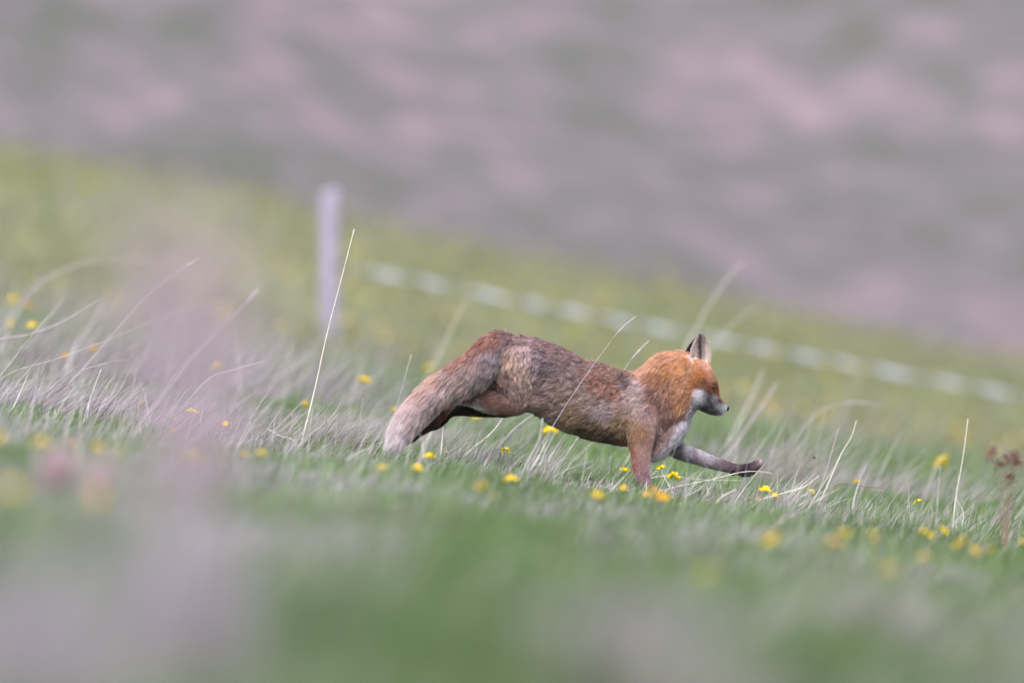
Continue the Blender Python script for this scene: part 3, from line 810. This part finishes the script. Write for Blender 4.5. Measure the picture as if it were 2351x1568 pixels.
def blob(name, c, r, mat, n=10):
    bm = bmesh.new()
    bmesh.ops.create_uvsphere(bm, u_segments=16, v_segments=n, radius=1)
    for v in bm.verts: v.co = Vector((v.co.x * r[0], v.co.y * r[1], v.co.z * r[2])) + Vector(c)
    for f in bm.faces: f.smooth = True
    m = bpy.data.meshes.new(name); bm.to_mesh(m); bm.free(); m.materials.append(mat)
    return link(name, m, fox)


blob('nose', S(2728, 1532, .062) - o3, (.0075, .011, .0085), nose_mat)
blob('eye', EYE - o3, (.0062, .0042, .0038), eye_mat)
blob('eye', S(2690, 1462, .062) - o3, (.006, .005, .0055), eye_mat)

# ------------------------------------------------------------------ tall stems that stand out one by one
def straw(name, col, var=.22):
    return mat_plain(name, col, .7, .25, var, 60)


STRAW = straw('pale_straw', (.80, .75, .67)); MAUVE_M = straw('mauve_straw', (.56, .46, .52)); GREY_M = straw('grey_straw', (.52, .48, .46))
BROWN_M = straw('brown_straw', (.30, .20, .17)); GREEN_M = straw('green_stem', (.12, .20, .06)); DARK_M = straw('dark_seed', (.05, .04, .04)); RED_M = straw('red_sorrel', (.20, .055, .06), .35)
MATS = {'s': STRAW, 'm': MAUVE_M, 'g': GREY_M, 'b': BROWN_M}


def path_at(pts, d, dd=0.0):
    """real points for a stem whose outline runs through pts; it leans dd metres in depth from foot to tip"""
    n = len(pts)
    q = [pix(u, v, d + dd * k / max(n - 1, 1)) for k, (u, v) in enumerate(pts)]
    gz = g1(q[0][0], q[0][1]) - .02
    if q[0][2] > gz + .01:
        dr = q[0] - q[1]; dr = dr / max(-dr[2], .02)
        dr = np.clip(dr, -.8, .8); dr[2] = -1
        q.insert(0, q[0] + dr * (q[0][2] - gz))
        if q[0][2] > gz: q[0][2] = gz
    return np.array(q)


STEMS = [
    # label, mat, distance, radius mm, depth lean, points from foot to tip, seed head length (fraction)
    ('tall straight pale straw standing in front of the fence post', 's', 60.0, 3.4, 0, [(690, 1020), (722, 900), (752, 770), (783, 640), (813, 527)], 0),
    ('long arching straw with a drooping hooked tip at far left', 'g', 60.2, 1.6, .2, [(10, 868), (130, 822), (260, 772), (360, 734), (440, 708), (488, 703), (517, 713)], .12),
    ('blurred mauve straw curving up from the left tuft to a tip beside the pink haze', 'm', 63.5, 2.2, .3, [(150, 890), (235, 790), (330, 690), (410, 620), (458, 592)], .15),
    ('mauve straw leaning right, second from the tall pale straw', 'm', 57.6, 2.8, 0, [(370, 916), (430, 842), (494, 770)], 0),
    ('broad blurred straw bowing low across the left edge', 'm', 56.0, 2.8, .3, [(-40, 800), (60, 768), (140, 735), (228, 688)], 0),
    ('short pale straw tipping up above the blurred bowed straw at left', 'g', 58.8, 1.6, 0, [(85, 760), (110, 730), (146, 688)], 0),
    ('large blurred hoop of grass arching over the left tuft', 'm', 75.0, 3.4, .4, [(60, 680), (105, 645), (165, 612), (250, 597), (370, 612), (440, 635), (487, 665)], 0),
    ('faint mauve stem leaning right between the pink haze and the fence post', 'm', 54.0, 3.2, 0, [(420, 850), (500, 760), (560, 700), (594, 662)], .2),
    ('slim straw bending left of the pale straw, its tip near knee height', 's', 61.0, 2.2, 0, [(470, 880), (530, 852), (603, 830)], 0),
    ('thin straw slanting behind the base of the tail', 'g', 61.6, 2.6, 0, [(880, 1010), (912, 935), (944, 814)], 0),
    ('wide blurred straw rising behind the tail and rump', 'g', 75.0, 4.2, .3, [(960, 905), (1010, 800), (1070, 690)], 0),
    ('straw crossing in front of the belly with a thick seed tip above the back', 'm', 59.4, 1.6, 0, [(1242, 1026), (1300, 925), (1350, 858), (1416, 765), (1460, 726)], .2),
    ('short straw tip showing just over the dip of the back', 'g', 61.8, 2.3, 0, [(1405, 890), (1445, 832), (1491, 781)], .3),
    ('tall broad blurred stem directly behind the ears', 'g', 77.0, 5.2, .4, [(1560, 840), (1585, 780), (1640, 680), (1682, 624), (1708, 602)], 0),
    ('blurred pale stem right of the ears, lower than the one behind them', 'g', 77.0, 3.8, .4, [(1600, 850), (1640, 795), (1690, 735), (1732, 705)], 0),
    ('blurred mauve stem leaning right just past the nose', 'm', 69.0, 4.2, .2, [(1690, 1010), (1740, 940), (1785, 878)], 0),
    ('blurred tan straw rising steeply right of the face', 's', 74.0, 3.2, .2, [(1690, 980), (1725, 910), (1752, 848)], 0),
    ('blurred grass blade arching over to the right with a flat tan tip', 'm', 69.5, 2.3, .2, [(1800, 1030), (1860, 965), (1905, 935), (1960, 921), (2023, 931)], .3),
    ('stiff pale straw right of the paw, taller of a close pair', 's', 61.4, 3.0, 0, [(1910, 1095), (1935, 1040), (1952, 1000), (1966, 966)], 0),
    ('stiff brownish straw right of the paw, left one of a close pair', 'm', 62.2, 2.6, 0, [(1892, 1090), (1910, 1040), (1925, 984)], 0),
    ('tall lone pale straw standing upright near the right edge', 's', 58.5, 3.0, 0, [(2189, 1203), (2197, 1135), (2210, 1050), (2222, 962)], 0),
    ('short forked pale straw leaning against the foot of the lone upright straw', 's', 58.4, 2.4, 0, [(2208, 1205), (2212, 1175), (2200, 1150), (2194, 1140)], 0),
    ('grey straw standing just left of the lone upright straw', 'g', 56.8, 3.2, 0, [(2150, 1200), (2154, 1130), (2159, 1070)], 0),
    ('bright broken straw lying aslant left of the pale standing straw', 's', 59.6, 2.6, 0, [(674, 1011), (645, 998), (614, 984)], 0),
    ('long thin straw lying flat under the outstretched forepaw', 's', 59.3, 1.9, 0, [(1440, 1150), (1540, 1120), (1630, 1099), (1700, 1086), (1740, 1084), (1775, 1087)], 0),
    ('thin white straw bent at an elbow below the stretched foreleg', 's', 60.4, 1.7, 0, [(1490, 1102), (1540, 1088), (1600, 1097), (1705, 1103)], 0),
    ('thick pale straw leaning in front of the grass below the forepaw', 's', 57.0, 3.6, 0, [(1630, 1168), (1650, 1145), (1690, 1123)], 0),
    ('wide blurred pale stem leaning right at lower right', 'm', 52.5, 6.0, 0, [(1760, 1236), (1785, 1208), (1822, 1178)], 0),
    ('blurred pale blade rising under the belly behind a thin straw', 'g', 56.8, 5.0, 0, [(1192, 1105), (1220, 1050), (1238, 1005), (1246, 960)], 0),
    ('bare upright straw left of the white tail tip', 'g', 60.3, 2.0, 0, [(824, 1040), (827, 985), (832, 915)], 0),
    ('pale straw leaning beside the white tail tip', 'g', 59.2, 2.6, 0, [(832, 1045), (862, 1010), (890, 972)], 0),
    ('slim straw behind the hind foot leaning right', 's', 61.0, 2.6, 0, [(1076, 1035), (1120, 1002), (1146, 972), (1160, 948)], 0),
    ('wide grey straw leaning right below the thigh', 'g', 62.5, 3.4, 0, [(1140, 1030), (1180, 985), (1225, 950), (1262, 935)], 0),
    ('curved dry blade lying to the right of the forepaw over a yellow flower', 's', 58.8, 3.0, 0, [(1740, 1150), (1800, 1135), (1850, 1115), (1880, 1092)], 0),
    ('thin forked twig lying on the turf right of the paw tuft', 'b', 59.8, 2.2, 0, [(1915, 1122), (1940, 1112), (1980, 1115), (2032, 1120)], 0),
    ('brown dead stem leaning in the tuft at far left', 'b', 60.4, 2.4, 0, [(75, 950), (115, 912), (156, 880)], .25),
    ('slender mauve straw leaning over the dry turf at left of centre', 'm', 58.6, 2.3, 0, [(215, 970), (235, 930), (262, 895)], 0),
    ('white straw leaning steeply in the left tuft', 's', 58.8, 2.6, 0, [(190, 985), (210, 920), (232, 848)], 0),
    ('long low pale straw sweeping from the left edge under the yellow flowers', 'g', 60.6, 1.5, 0, [(0, 905), (60, 880), (120, 862), (245, 835)], 0),
    ('long low mauve straw pointing right over the left tuft', 'm', 60.4, 1.8, 0, [(170, 870), (230, 838), (290, 826)], 0),
]
for lab, mk, d, rmm, dd, pts, sh in STEMS:
    q = path_at(pts, d, dd)
    q[1:-1] += rng.normal(0, .003, (len(q) - 2, 3))
    q = spline(q, 5)
    n = len(q); u_ = np.linspace(0, 1, n)
    rad = rmm * .001 * (1.0 if 55 < d < 63 else 1.0) * (1 - .55 * u_)
    base = q[0].copy()
    if sh > 0:
        root = link('grass_stem', None, loc=base)
        link('stem', tube_mesh('stem', q - base, rad, (MATS[mk],), 6), root)
        k0 = int(n * (1 - sh)) - 1; hq = q[k0:]
        m_ = len(hq); s_ = np.linspace(0, 1, m_)
        link('seed_head', tube_mesh('seed_head', hq - base + np.array([0, -.0005, 0]), rmm * .0014 * np.sin(np.pi * (.12 + .8 * s_)) + .0003, (MATS[mk],), 6), root)
    else:
        root = link('grass_stem', tube_mesh('grass_stem', q - base, rad, (MATS[mk],), 6), loc=base)
    tag(root, lab, 'grass stem', 'tall dry grass stems')

# ------------------------------------------------------------------ tufts of dead grass
def tuft(lab, u, v, d, n, h, spread, lean_mean, lean_sd, pal, wd=(.003, .0066), az=0.0, azs=.7, seg=4, bend=R(22)):
    p = pix(u, v, d); x0, y0 = p[0], d
    px_ = x0 + spread * np.clip(rng.normal(0, 1, n), -1.7, 1.7); py_ = y0 + spread * np.clip(rng.normal(0, 1, n), -1.7, 1.7)
    pz = ground(px_, py_) - .004
    b0 = np.array([x0, y0, g1(x0, y0)])
    o = blades('dry_tussock', np.stack([px_, py_, pz], 1) - b0, rng.uniform(h[0], h[1], n), rng.uniform(wd[0], wd[1], n), rng.normal(lean_mean, lean_sd, n),
               rng.normal(az, azs, n), rng.normal(bend, R(18), n), pick(pal, n, .22) * ((1.0 if u < 700 else .85) if d < 50 else 1.0), seg)
    o.location = b0
    tag(o, lab, 'tussock', 'tussocks of dead grass')
    return o


PALE = [(.60, .55, .52), (.50, .45, .44), (.42, .36, .36), (.66, .62, .58), (.36, .32, .28)]
BRIGHT = [(.74, .69, .66), (.64, .59, .57), (.80, .76, .73), (.46, .41, .38)]
tuft('pale spiky tussock just right of the outstretched forepaw', 1800, 1128, 59.6, 200, (.07, .21), .06, R(50), R(17), BRIGHT, wd=(.004, .0085))
tuft('flattened pale tussock swept right between the tall straw and the tail', 700, 1000, 60.3, 420, (.12, .34), .07, R(62), R(12), PALE)
tuft('low pale tussock under the hind legs behind a yellow flower', 1110, 1040, 60.2, 260, (.08, .24), .09, R(55), R(18), PALE)
tuft('pale sheaf of dead grass under the belly', 1235, 1085, 59.0, 90, (.10, .22), .03, R(32), R(10), BRIGHT, wd=(.004, .008))
tuft('big shaggy dead tussock at the left edge', 30, 950, 60.8, 700, (.12, .36), .16, R(60), R(15), PALE + MAUVE)
tuft('mauve dead tussock left of the tall pale straw', 420, 985, 60.2, 700, (.10, .30), .17, R(60), R(16), MAUVE + PALE)
tuft('mauve tussock between the left edge tussock and the middle of the left side', 225, 965, 60.4, 600, (.10, .30), .14, R(60), R(15), MAUVE + PALE)
tuft('dead tussock swept right below the outstretched foreleg', 1600, 1150, 58.6, 150, (.08, .22), .08, R(58), R(14), PALE)
tuft('brown matted tussock in front of the white tail tip', 790, 1040, 60.1, 160, (.03, .09), .05, R(55), R(25), [(.14, .10, .08), (.20, .15, .12), (.30, .26, .24)])
tuft('blurred pale tussock swept right past the face', 1760, 1060, 66.5, 420, (.14, .40), .14, R(42), R(14), PALE, wd=(.003, .0055))
tuft('blurred dead tussock behind the tail end', 930, 960, 65.5, 300, (.10, .28), .14, R(50), R(18), PALE, wd=(.003, .005))
tuft('blurred grey tussock behind the left tuft', 120, 800, 71.0, 500, (.16, .50), .22, R(42), R(16), PALE + MAUVE, wd=(.004, .007))
tuft('blurred grey tussock at the foot of the fence post side', 640, 860, 72.0, 600, (.14, .44), .28, R(48), R(16), PALE + MAUVE, wd=(.004, .007))
tuft('blurred grey tussock behind the pink haze', 380, 830, 70.0, 600, (.14, .44), .25, R(46), R(16), PALE + MAUVE, wd=(.004, .007))
tuft('blurred pale tussock right of the arching blade', 2050, 1010, 68.0, 340, (.10, .30), .2, R(45), R(16), PALE, wd=(.003, .006))
# close to the viewer, thrown far out of focus
CLOSE = [(.58, .49, .57), (.52, .45, .52), (.64, .55, .62), (.46, .41, .46)]
LUSH = [(.15, .28, .09), (.19, .32, .11), (.13, .25, .08), (.24, .34, .12)]
tuft('tall mauve out of focus clump filling the lower left corner', 60, 1500, 21.0, 260, (.10, .25), .07, R(10), R(10), CLOSE, wd=(.003, .006), bend=R(10))
tuft('tall mauve out of focus clump second from the lower left corner', 420, 1500, 23.0, 250, (.12, .28), .05, R(8), R(8), CLOSE, wd=(.003, .006), bend=R(8))
tuft('grey green out of focus clump between two taller mauve ones at lower left', 245, 1540, 25.0, 300, (.08, .18), .07, R(14), R(12), CLOSE + LUSH, wd=(.003, .006), bend=R(10))
tuft('pale out of focus dead clump at bottom right of centre', 1390, 1420, 27.0, 330, (.08, .20), .09, R(30), R(18), PALE + CLOSE, wd=(.003, .006))
tuft('brown out of focus dead clump low at bottom centre', 1360, 1500, 22.0, 420, (.07, .14), .06, R(40), R(20), [(.22, .16, .14), (.30, .24, .22)], wd=(.003, .006))
tuft('grey out of focus dead clump at bottom right beside green grass', 1600, 1500, 24.0, 240, (.08, .16), .06, R(40), R(18), PALE, wd=(.003, .006))
tuft('grey out of focus dead clump leaning right at lower right', 1940, 1380, 34.0, 320, (.10, .24), .09, R(35), R(18), PALE, wd=(.003, .006))
tuft('mauve out of focus clump below the row of flowers at left', 520, 1200, 36.0, 420, (.05, .13), .18, R(50), R(18), CLOSE, wd=(.003, .006))
tuft('brown out of focus patch of dead grass in front of the hind foot', 940, 1125, 44.0, 200, (.04, .11), .10, R(50), R(20), [(.20, .15, .11), (.28, .22, .18)], wd=(.003, .005))


tuft('lush green out of focus clump at bottom left of centre', 800, 1500, 24.0, 700, (.10, .20), .09, R(22), R(14), LUSH, wd=(.004, .007))
tuft('second lush green out of focus clump at bottom left of centre', 700, 1560, 19.0, 420, (.09, .17), .06, R(22), R(14), LUSH, wd=(.004, .007))
tuft('lush green out of focus clump low at the right edge', 1830, 1500, 27.0, 420, (.08, .17), .09, R(24), R(14), LUSH, wd=(.004, .007))
tuft('lush green out of focus clump right of the pale dead one', 1060, 1330, 36.0, 420, (.06, .14), .12, R(24), R(14), LUSH, wd=(.004, .006))


# pink feathery grass heads close to the viewer
def plume(lab, u, v, d, foot, size, n, pal, lean=.35):
    """foot (u,v) of the stalks, (u,v) middle of the feathery head"""
    top = pix(u, v, d)
    bx = (foot - 1175.5) * d / FPX; b0 = np.array([bx, d, g1(bx, d)])
    root = link('feathery_grass', None, loc=b0)
    tag(root, lab, 'grass plume', 'pink feathery grasses close by')
    tip = top - b0
    for k in range(5):
        o_ = rng.normal(0, 1, 3) * np.array([.35, .4, .15]) * size
        mid_ = tip * .55 + np.array([-tip[0] * .12, 0, 0]) + o_ * .4
        qq = spline(np.array([rng.normal(0, .01, 3) * [1, 1, 0], mid_, tip + o_]), 6)
        link('stalk', tube_mesh('stalk', qq, np.linspace(.0016, .0008, len(qq)), (MAUVE_M,), 5), root)
    c = tip + rng.normal(0, 1, (n, 3)) * np.array([size * .42, size * .42, size * .55])
    c = np.where(np.abs(c - tip) > size * .8, tip + (c - tip) * .5, c)
    c[:, 0] += (c[:, 2] - tip[2]) * lean
    link('seed_head', blades('seed_head', c, rng.uniform(.012, .03, n), rng.uniform(.002, .0038, n), rng.normal(R(40), R(25), n), rng.uniform(-1.2, 1.2, n), rng.normal(R(10), R(20), n), pick(pal, n, .15), 2).data, root)
    for o in [o for o in C.objects if o.name.startswith('seed_head') and o.parent is None and o.type == 'MESH']:
        bpy.data.objects.remove(o)


PINK = [(.62, .46, .56), (.68, .52, .62), (.54, .41, .50)]
plume('tall wispy pink plume blurred into a haze left of the fence post', 440, 715, 27.0, 470, .15, 1400, PINK, .1)
plume('second wispy pink plume lower in the haze left of the fence post', 465, 860, 29.0, 480, .16, 1500, PINK, .1)
plume('third pink plume of the haze, low above the mauve clump', 440, 1060, 26.0, 455, .11, 1300, PINK, .1)
plume('faint broad plume left of the pink haze', 360, 640, 24.0, 400, .14, 1000, PINK, .1)
plume('bright pink plume blurred over the flowers at lower left', 130, 1080, 36.0, 110, .05, 1500, [(.80, .62, .68), (.72, .54, .60)], .2)
plume('paler pink plume right of the bright one at lower left', 225, 1095, 35.0, 210, .04, 600, [(.80, .66, .70), (.72, .56, .62)], .2)

# ------------------------------------------------------------------ yellow flowers
PETAL_Y = mat_plain('yellow_petal', (.88, .64, .015), .6, .2, .14, 220)
PETAL_O = mat_plain('orange_petal', (.84, .50, .04), .6, .2, .2, 220)
PETAL_T = mat_plain('faded_tan_petal', (.62, .38, .16), .7, .2, .2, 220)
PM = {'y': PETAL_Y, 'o': PETAL_O, 't': PETAL_T}


def bloom_mesh(size, mat, seed):
    """a head of pea-like blossoms: each a curled banner, two wings and a keel"""
    r_ = np.random.default_rng(seed)
    vs, f4 = [], []
    nb = int(r_.integers(4, 7))
    for k in range(nb):
        a = 2 * np.pi * k / nb + r_.normal(0, .25)
        c = np.array([math.cos(a) * size * .30, math.sin(a) * size * .30, r_.normal(0, .05) * size])
        out = np.array([math.cos(a), math.sin(a), .25]); out /= np.linalg.norm(out)
        upv = np.array([0, 0, 1.0]); sdv = np.cross(upv, out); sdv /= np.linalg.norm(sdv); up2 = np.cross(out, sdv)
        sc = size * r_.uniform(.2, .3)
        # banner: 4x4 curled sheet standing up behind; wings + keel: small closed pod in front
        b0 = len(vs)
        for i in range(4):
            for j in range(4):
                s_ = (j / 3 - .5) * 2; t_ = i / 3
                wv = math.sin(.35 + t_ * 2.2) * sc
                vs.append(c + sdv * s_ * wv + up2 * t_ * sc * 1.5 + out * sc * (.25 * s_ * s_ - .45 * t_ * t_))
        for i in range(3):
            for j in range(3):
                q = b0 + i * 4 + j
                f4.append((q, q + 1, q + 5, q + 4))
        b0 = len(vs)
        for i in range(5):
            t_ = i / 4; rr = sc * .42 * math.sin(.2 + t_ * 2.7)
            for j in range(6):
                an = j / 6 * 2 * np.pi
                vs.append(c + out * sc * (.1 + 1.15 * t_) + sdv * rr * math.cos(an) * .8 + up2 * (rr * math.sin(an) + sc * .35 * t_ * (1.2 - t_)))
        for i in range(4):
            for j in range(6):
                f4.append((b0 + i * 6 + j, b0 + i * 6 + (j + 1) % 6, b0 + i * 6 + 6 + (j + 1) % 6, b0 + i * 6 + 6 + j))
    return raw_mesh('bloom', np.array(vs), np.array(f4), mats=(mat,))


YF, OF, TF = 'yellow', 'orange yellow', 'faded tan'
FLOWERS = [  # (u, v, width in 2351-frame pixels, colour, height above turf, label)
    (440, 948, 27, 'y', .06, 'ragged yellow flower among mauve dead grass, largest left of the pale straw'),
    (520, 977, 24, 'y', .05, 'yellow flower just right of the ragged one in mauve dead grass'),
    (326, 925, 14, 'y', .06, 'small yellow flower in the dry turf, left of the ragged one and higher'),
    (401, 964, 12, 'o', .05, 'tiny orange flower just left of the ragged yellow one'),
    (396, 990, 16, 'o', .05, 'orange flower under the ragged yellow one in mauve grass'),
    (90, 1020, 34, 'y', .05, 'wide yellow flower below the left edge tussock'),
    (2, 1007, 24, 'y', .05, 'yellow flower cut by the left edge of the picture'),
    (227, 1028, 24, 'o', .05, 'dull yellow flower halfway between the wide one and the bright pair at left'),
    (275, 1037, 16, 'o', .05, 'small dull yellow flower right of the wide one, before the bright pair'),
    (170, 1017, 14, 'o', .05, 'small dull orange flower right beside the wide yellow one at left'),
    (440, 1047, 36, 'y', .05, 'large bright flower of the pair left of the pale straw foot'),
    (464, 1057, 18, 'y', .045, 'smaller flower of the bright pair left of the pale straw foot'),
    (413, 1068, 16, 't', .045, 'faded flower below the bright pair on the left'),
    (510, 1063, 16, 't', .045, 'faded flower right of the bright pair on the left'),
    (562, 1045, 18, 'o', .05, 'dull flower left of the yellow one beside the pale straw foot'),
    (600, 1042, 20, 'y', .05, 'yellow flower nearest the foot of the tall pale straw'),
    (986, 1050, 27, 'y', .04, 'yellow flower on green turf just right of the hind foot'),
    (1024, 1038, 10, 't', .045, 'tiny faded flower right of the yellow one by the hind foot'),
    (960, 1078, 24, 'y', .04, 'soft yellow flower below the hind foot'),
    (880, 1075, 22, 'y', .035, 'soft yellow flower below the white tail tip'),
    (1094, 962, 20, 'y', .07, 'yellow flower peeping from behind the lower thigh'),
    (1160, 1036, 20, 'y', .065, 'bright yellow flower under the thigh on a stem above pale grass'),
    (1263, 992, 32, 'y', .07, 'yellow flower behind the belly beside the crossing straw'),
    (1175, 1103, 29, 'y', .04, 'bright twin-headed yellow flower below the pale sheaf under the belly'),
    (1104, 1119, 26, 'y', .04, 'soft yellow flower left of the twin-headed one'),
    (1130, 1140, 16, 't', .04, 'faint faded flower below the soft yellow one left of the twin-headed one'),
    (1435, 1080, 19, 'y', .06, 'yellow flower just behind the planted front leg'),
    (1518, 1076, 19, 'y', .06, 'yellow flower between the two front legs, higher of two'),
    (1547, 1097, 26, 'y', .05, 'yellow flower between the two front legs, lower of two'),
    (1373, 1139, 25, 'y', .045, 'soft yellow flower left of the planted front foot'),
    (1501, 1126, 18, 'o', .06, 'orange yellow flower touching the planted front foot'),
    (1484, 1137, 18, 'o', .05, 'half withered flower directly below the planted front foot'),
    (1521, 1140, 30, 'o', .055, 'wide soft orange flower right of the planted front foot'),
    (1432, 1122, 18, 'y', .05, 'faint yellow flower in the grass left of the planted front foot'),
    (1756, 1126, 27, 'y', .05, 'bright yellow flower below the outstretched forepaw'),
    (1779, 1138, 16, 'y', .045, 'small yellow flower just right of the one below the forepaw'),
    (1740, 1147, 12, 't', .04, 'tiny faded flower left of the one below the forepaw'),
    (1862, 1130, 17, 'y', .05, 'yellow flower right of the pale spiky tussock'),
    (1968, 1106, 14, 'y', .07, 'yellow bud on a brown head by the lying twig'),
    (2108, 1151, 16, 'y', .05, 'small yellow flower in green turf left of the grey straw'),
    (2165, 1062, 36, 'y', .10, 'blurred yellow flower behind the tops of the two straws at right'),
    (1940, 1226, 27, 'y', .06, 'round vivid yellow flower in soft focus at lower right'),
    (1915, 1252, 38, 't', .06, 'tan withered flower beside the round vivid yellow one'),
    (2004, 1222, 15, 'y', .06, 'upper of two small stacked yellow flowers at lower right'),
    (2007, 1239, 16, 'o', .05, 'lower of two small stacked yellow flowers at lower right'),
    (2120, 1220, 17, 'y', .05, 'leftmost yellow flower of the row under the grey straw'),
    (2138, 1228, 16, 'y', .045, 'second yellow flower of the row under the grey straw'),
    (2166, 1219, 24, 'y', .05, 'rightmost wide yellow flower of the row under the grey straw'),
    (2206, 1250, 28, 'y', .05, 'vivid yellow flower below the lone upright straw'),
    (2237, 1268, 26, 'o', .05, 'orange yellow flower right below the vivid one near the right edge'),
    (2274, 1262, 13, 'o', .05, 'small orange flower close to the right edge'),
    (2122, 1281, 22, 'o', .06, 'orange flower alone in blurred grass at lower right'),
    (2349, 1245, 14, 'y', .05, 'yellow flower cut by the right edge of the picture'),
    (1770, 1240, 34, 'y', .06, 'blurred yellow flower at the foot of the wide blurred pale stem'),
    (1622, 1315, 32, 'y', .06, 'big faint yellow blur low in the right foreground'),
    (2043, 1307, 32, 'y', .06, 'faint yellow blur in the foreground under the tan withered flower'),
    (30, 690, 22, 'y', .14, 'blurred yellow flower high at the left edge, highest of four'),
    (70, 706, 22, 'o', .13, 'dull blurred orange flower right of the highest one at the left edge'),
    (22, 742, 20, 'y', .12, 'blurred yellow flower at the left edge under the highest one'),
    (75, 750, 24, 'y', .15, 'bright yellow flower beside the bowed straw at the left edge'),
    (498, 843, 27, 'y', .10, 'blurred yellow flower behind the mauve straws left of the fence post'),
    (217, 803, 22, 'o', .10, 'blurred orange flower behind the left tuft'),
    (835, 877, 28, 'y', .10, 'blurred yellow flower behind and left of the tail, right of the post'),
    (905, 942, 14, 'y', .07, 'orange yellow flower touching the lower edge of the tail'),
    (988, 846, 24, 'y', .10, 'blurred yellow flower just above the tail'),
    (150, 817, 13, 'o', .09, 'small orange flower low in the left tuft'),
    (700, 930, 16, 'o', .06, 'small orange flower right beside the tall pale straw'),
    (28, 1126, 42, 'y', .06, 'big blurred yellow flower in the left foreground'),
    (222, 1142, 40, 'o', .06, 'big blurred orange flower in the left foreground under the pink plumes'),
]
for k, (u, v, wpx, ck, hh, lab) in enumerate(FLOWERS):
    d = on_ground(u, v, hh + .025)
    p = pix(u, v, d); gz = g1(p[0], p[1])
    size = wpx * d / FPX * 1.08
    root = link('meadow_flower', None, loc=(p[0], p[1], gz))
    tag(root, lab, 'flower', 'yellow meadow flowers')
    top = max(p[2] - gz, .012)
    bo = link('bloom', bloom_mesh(size, PM[ck], 100 + k), root, (0, 0, top))
    bo.rotation_euler = (rng.normal(-.25, .2), rng.normal(.1, .2), rng.uniform(0, 6.28))
    lx = -top * .25
    q = spline(np.array([(lx, .0, -.01), (lx * .6, 0, top * .5), (0, 0, top * .98)]), 4)
    link('stem', tube_mesh('stem', q, np.full(len(q), .0013), (GREEN_M,), 5), root)

# ------------------------------------------------------------------ dark seed heads and sorrel
for u, v, d, s_, hh, lab in ((862, 1014, 59.8, .007, .06, 'black round seed head touching the white tail tip'), (850, 1027, 59.7, .0055, .05, 'smaller black seed head left below the one at the tail tip'),
                             (1239, 1041, 59.4, .007, .07, 'dark seed head beside the pale sheaf under the belly, upper of two'), (1232, 1059, 59.3, .006, .05, 'dark seed head beside the pale sheaf under the belly, lower of two'),
                             (787, 1026, 60.0, .010, .05, 'wide brown withered head in front of the tail'), (1870, 1052, 61.5, .007, .09, 'dark seed head above the pale spiky tussock')):
    p = pix(u, v, d); gz = g1(p[0], d)
    top = max(p[2] - gz, .02)
    root = link('seed_plant', None, loc=(p[0], d, gz)); tag(root, lab, 'seed head', 'dark withered seed heads')
    n = 60
    dirs = rng.normal(0, 1, (n, 3)); dirs /= np.linalg.norm(dirs, axis=1)[:, None]
    dirs[:, 2] = np.abs(dirs[:, 2]) * .9 - .2
    sd_ = blades('seed_cluster', dirs * s_ * .35 + np.array([0, 0, top]), np.full(n, s_ * .9), np.full(n, s_ * .5), np.arccos(np.clip(dirs[:, 2], -1, 1)), np.arctan2(dirs[:, 1], dirs[:, 0]), np.zeros(n), pick([(.04, .032, .03), (.075, .055, .05)], n), 2)
    sd_.parent = root
    link('stem', tube_mesh('stem', [(-.01, 0, -.01), (-.004, 0, top * .6), (0, 0, top)], [.0013, .0011, .001], (BROWN_M,), 5), root)

bu = (2305 - 1175.5) * 55.4 / FPX
root = link('sorrel_plant', None, loc=(bu, 55.4, g1(bu, 55.4)))
tag(root, 'branching reddish brown sorrel plant with dark red seed heads near the right edge', 'sorrel')
b0 = np.array(root.location)
for (u, v), foot in (((2276, 1040), -.004), ((2296, 1068), 0.0), ((2312, 1056), .003), ((2328, 1050), .006), ((2336, 1062), .008), ((2318, 1100), .004)):
    tip = pix(u, v, 55.4) - b0
    q = spline(np.array([(foot, 0, -.02), (tip[0] * .25 + foot, .01, tip[2] * .45), (tip[0] * .7, .0, tip[2] * .8), tip]), 5)
    link('stem', tube_mesh('stem', q, np.linspace(.002, .0011, len(q)), (BROWN_M,), 5), root)
    n = 90
    cc = tip + rng.normal(0, 1, (n, 3)) * np.array([.010, .010, .012])
    sd_ = blades('seed_head', cc, rng.uniform(.005, .010, n), rng.uniform(.004, .008, n), rng.uniform(0, 1.6, n), rng.uniform(0, 6.28, n), np.zeros(n), pick([(.24, .045, .06), (.32, .08, .09), (.17, .04, .05)], n), 2)
    sd_.parent = root
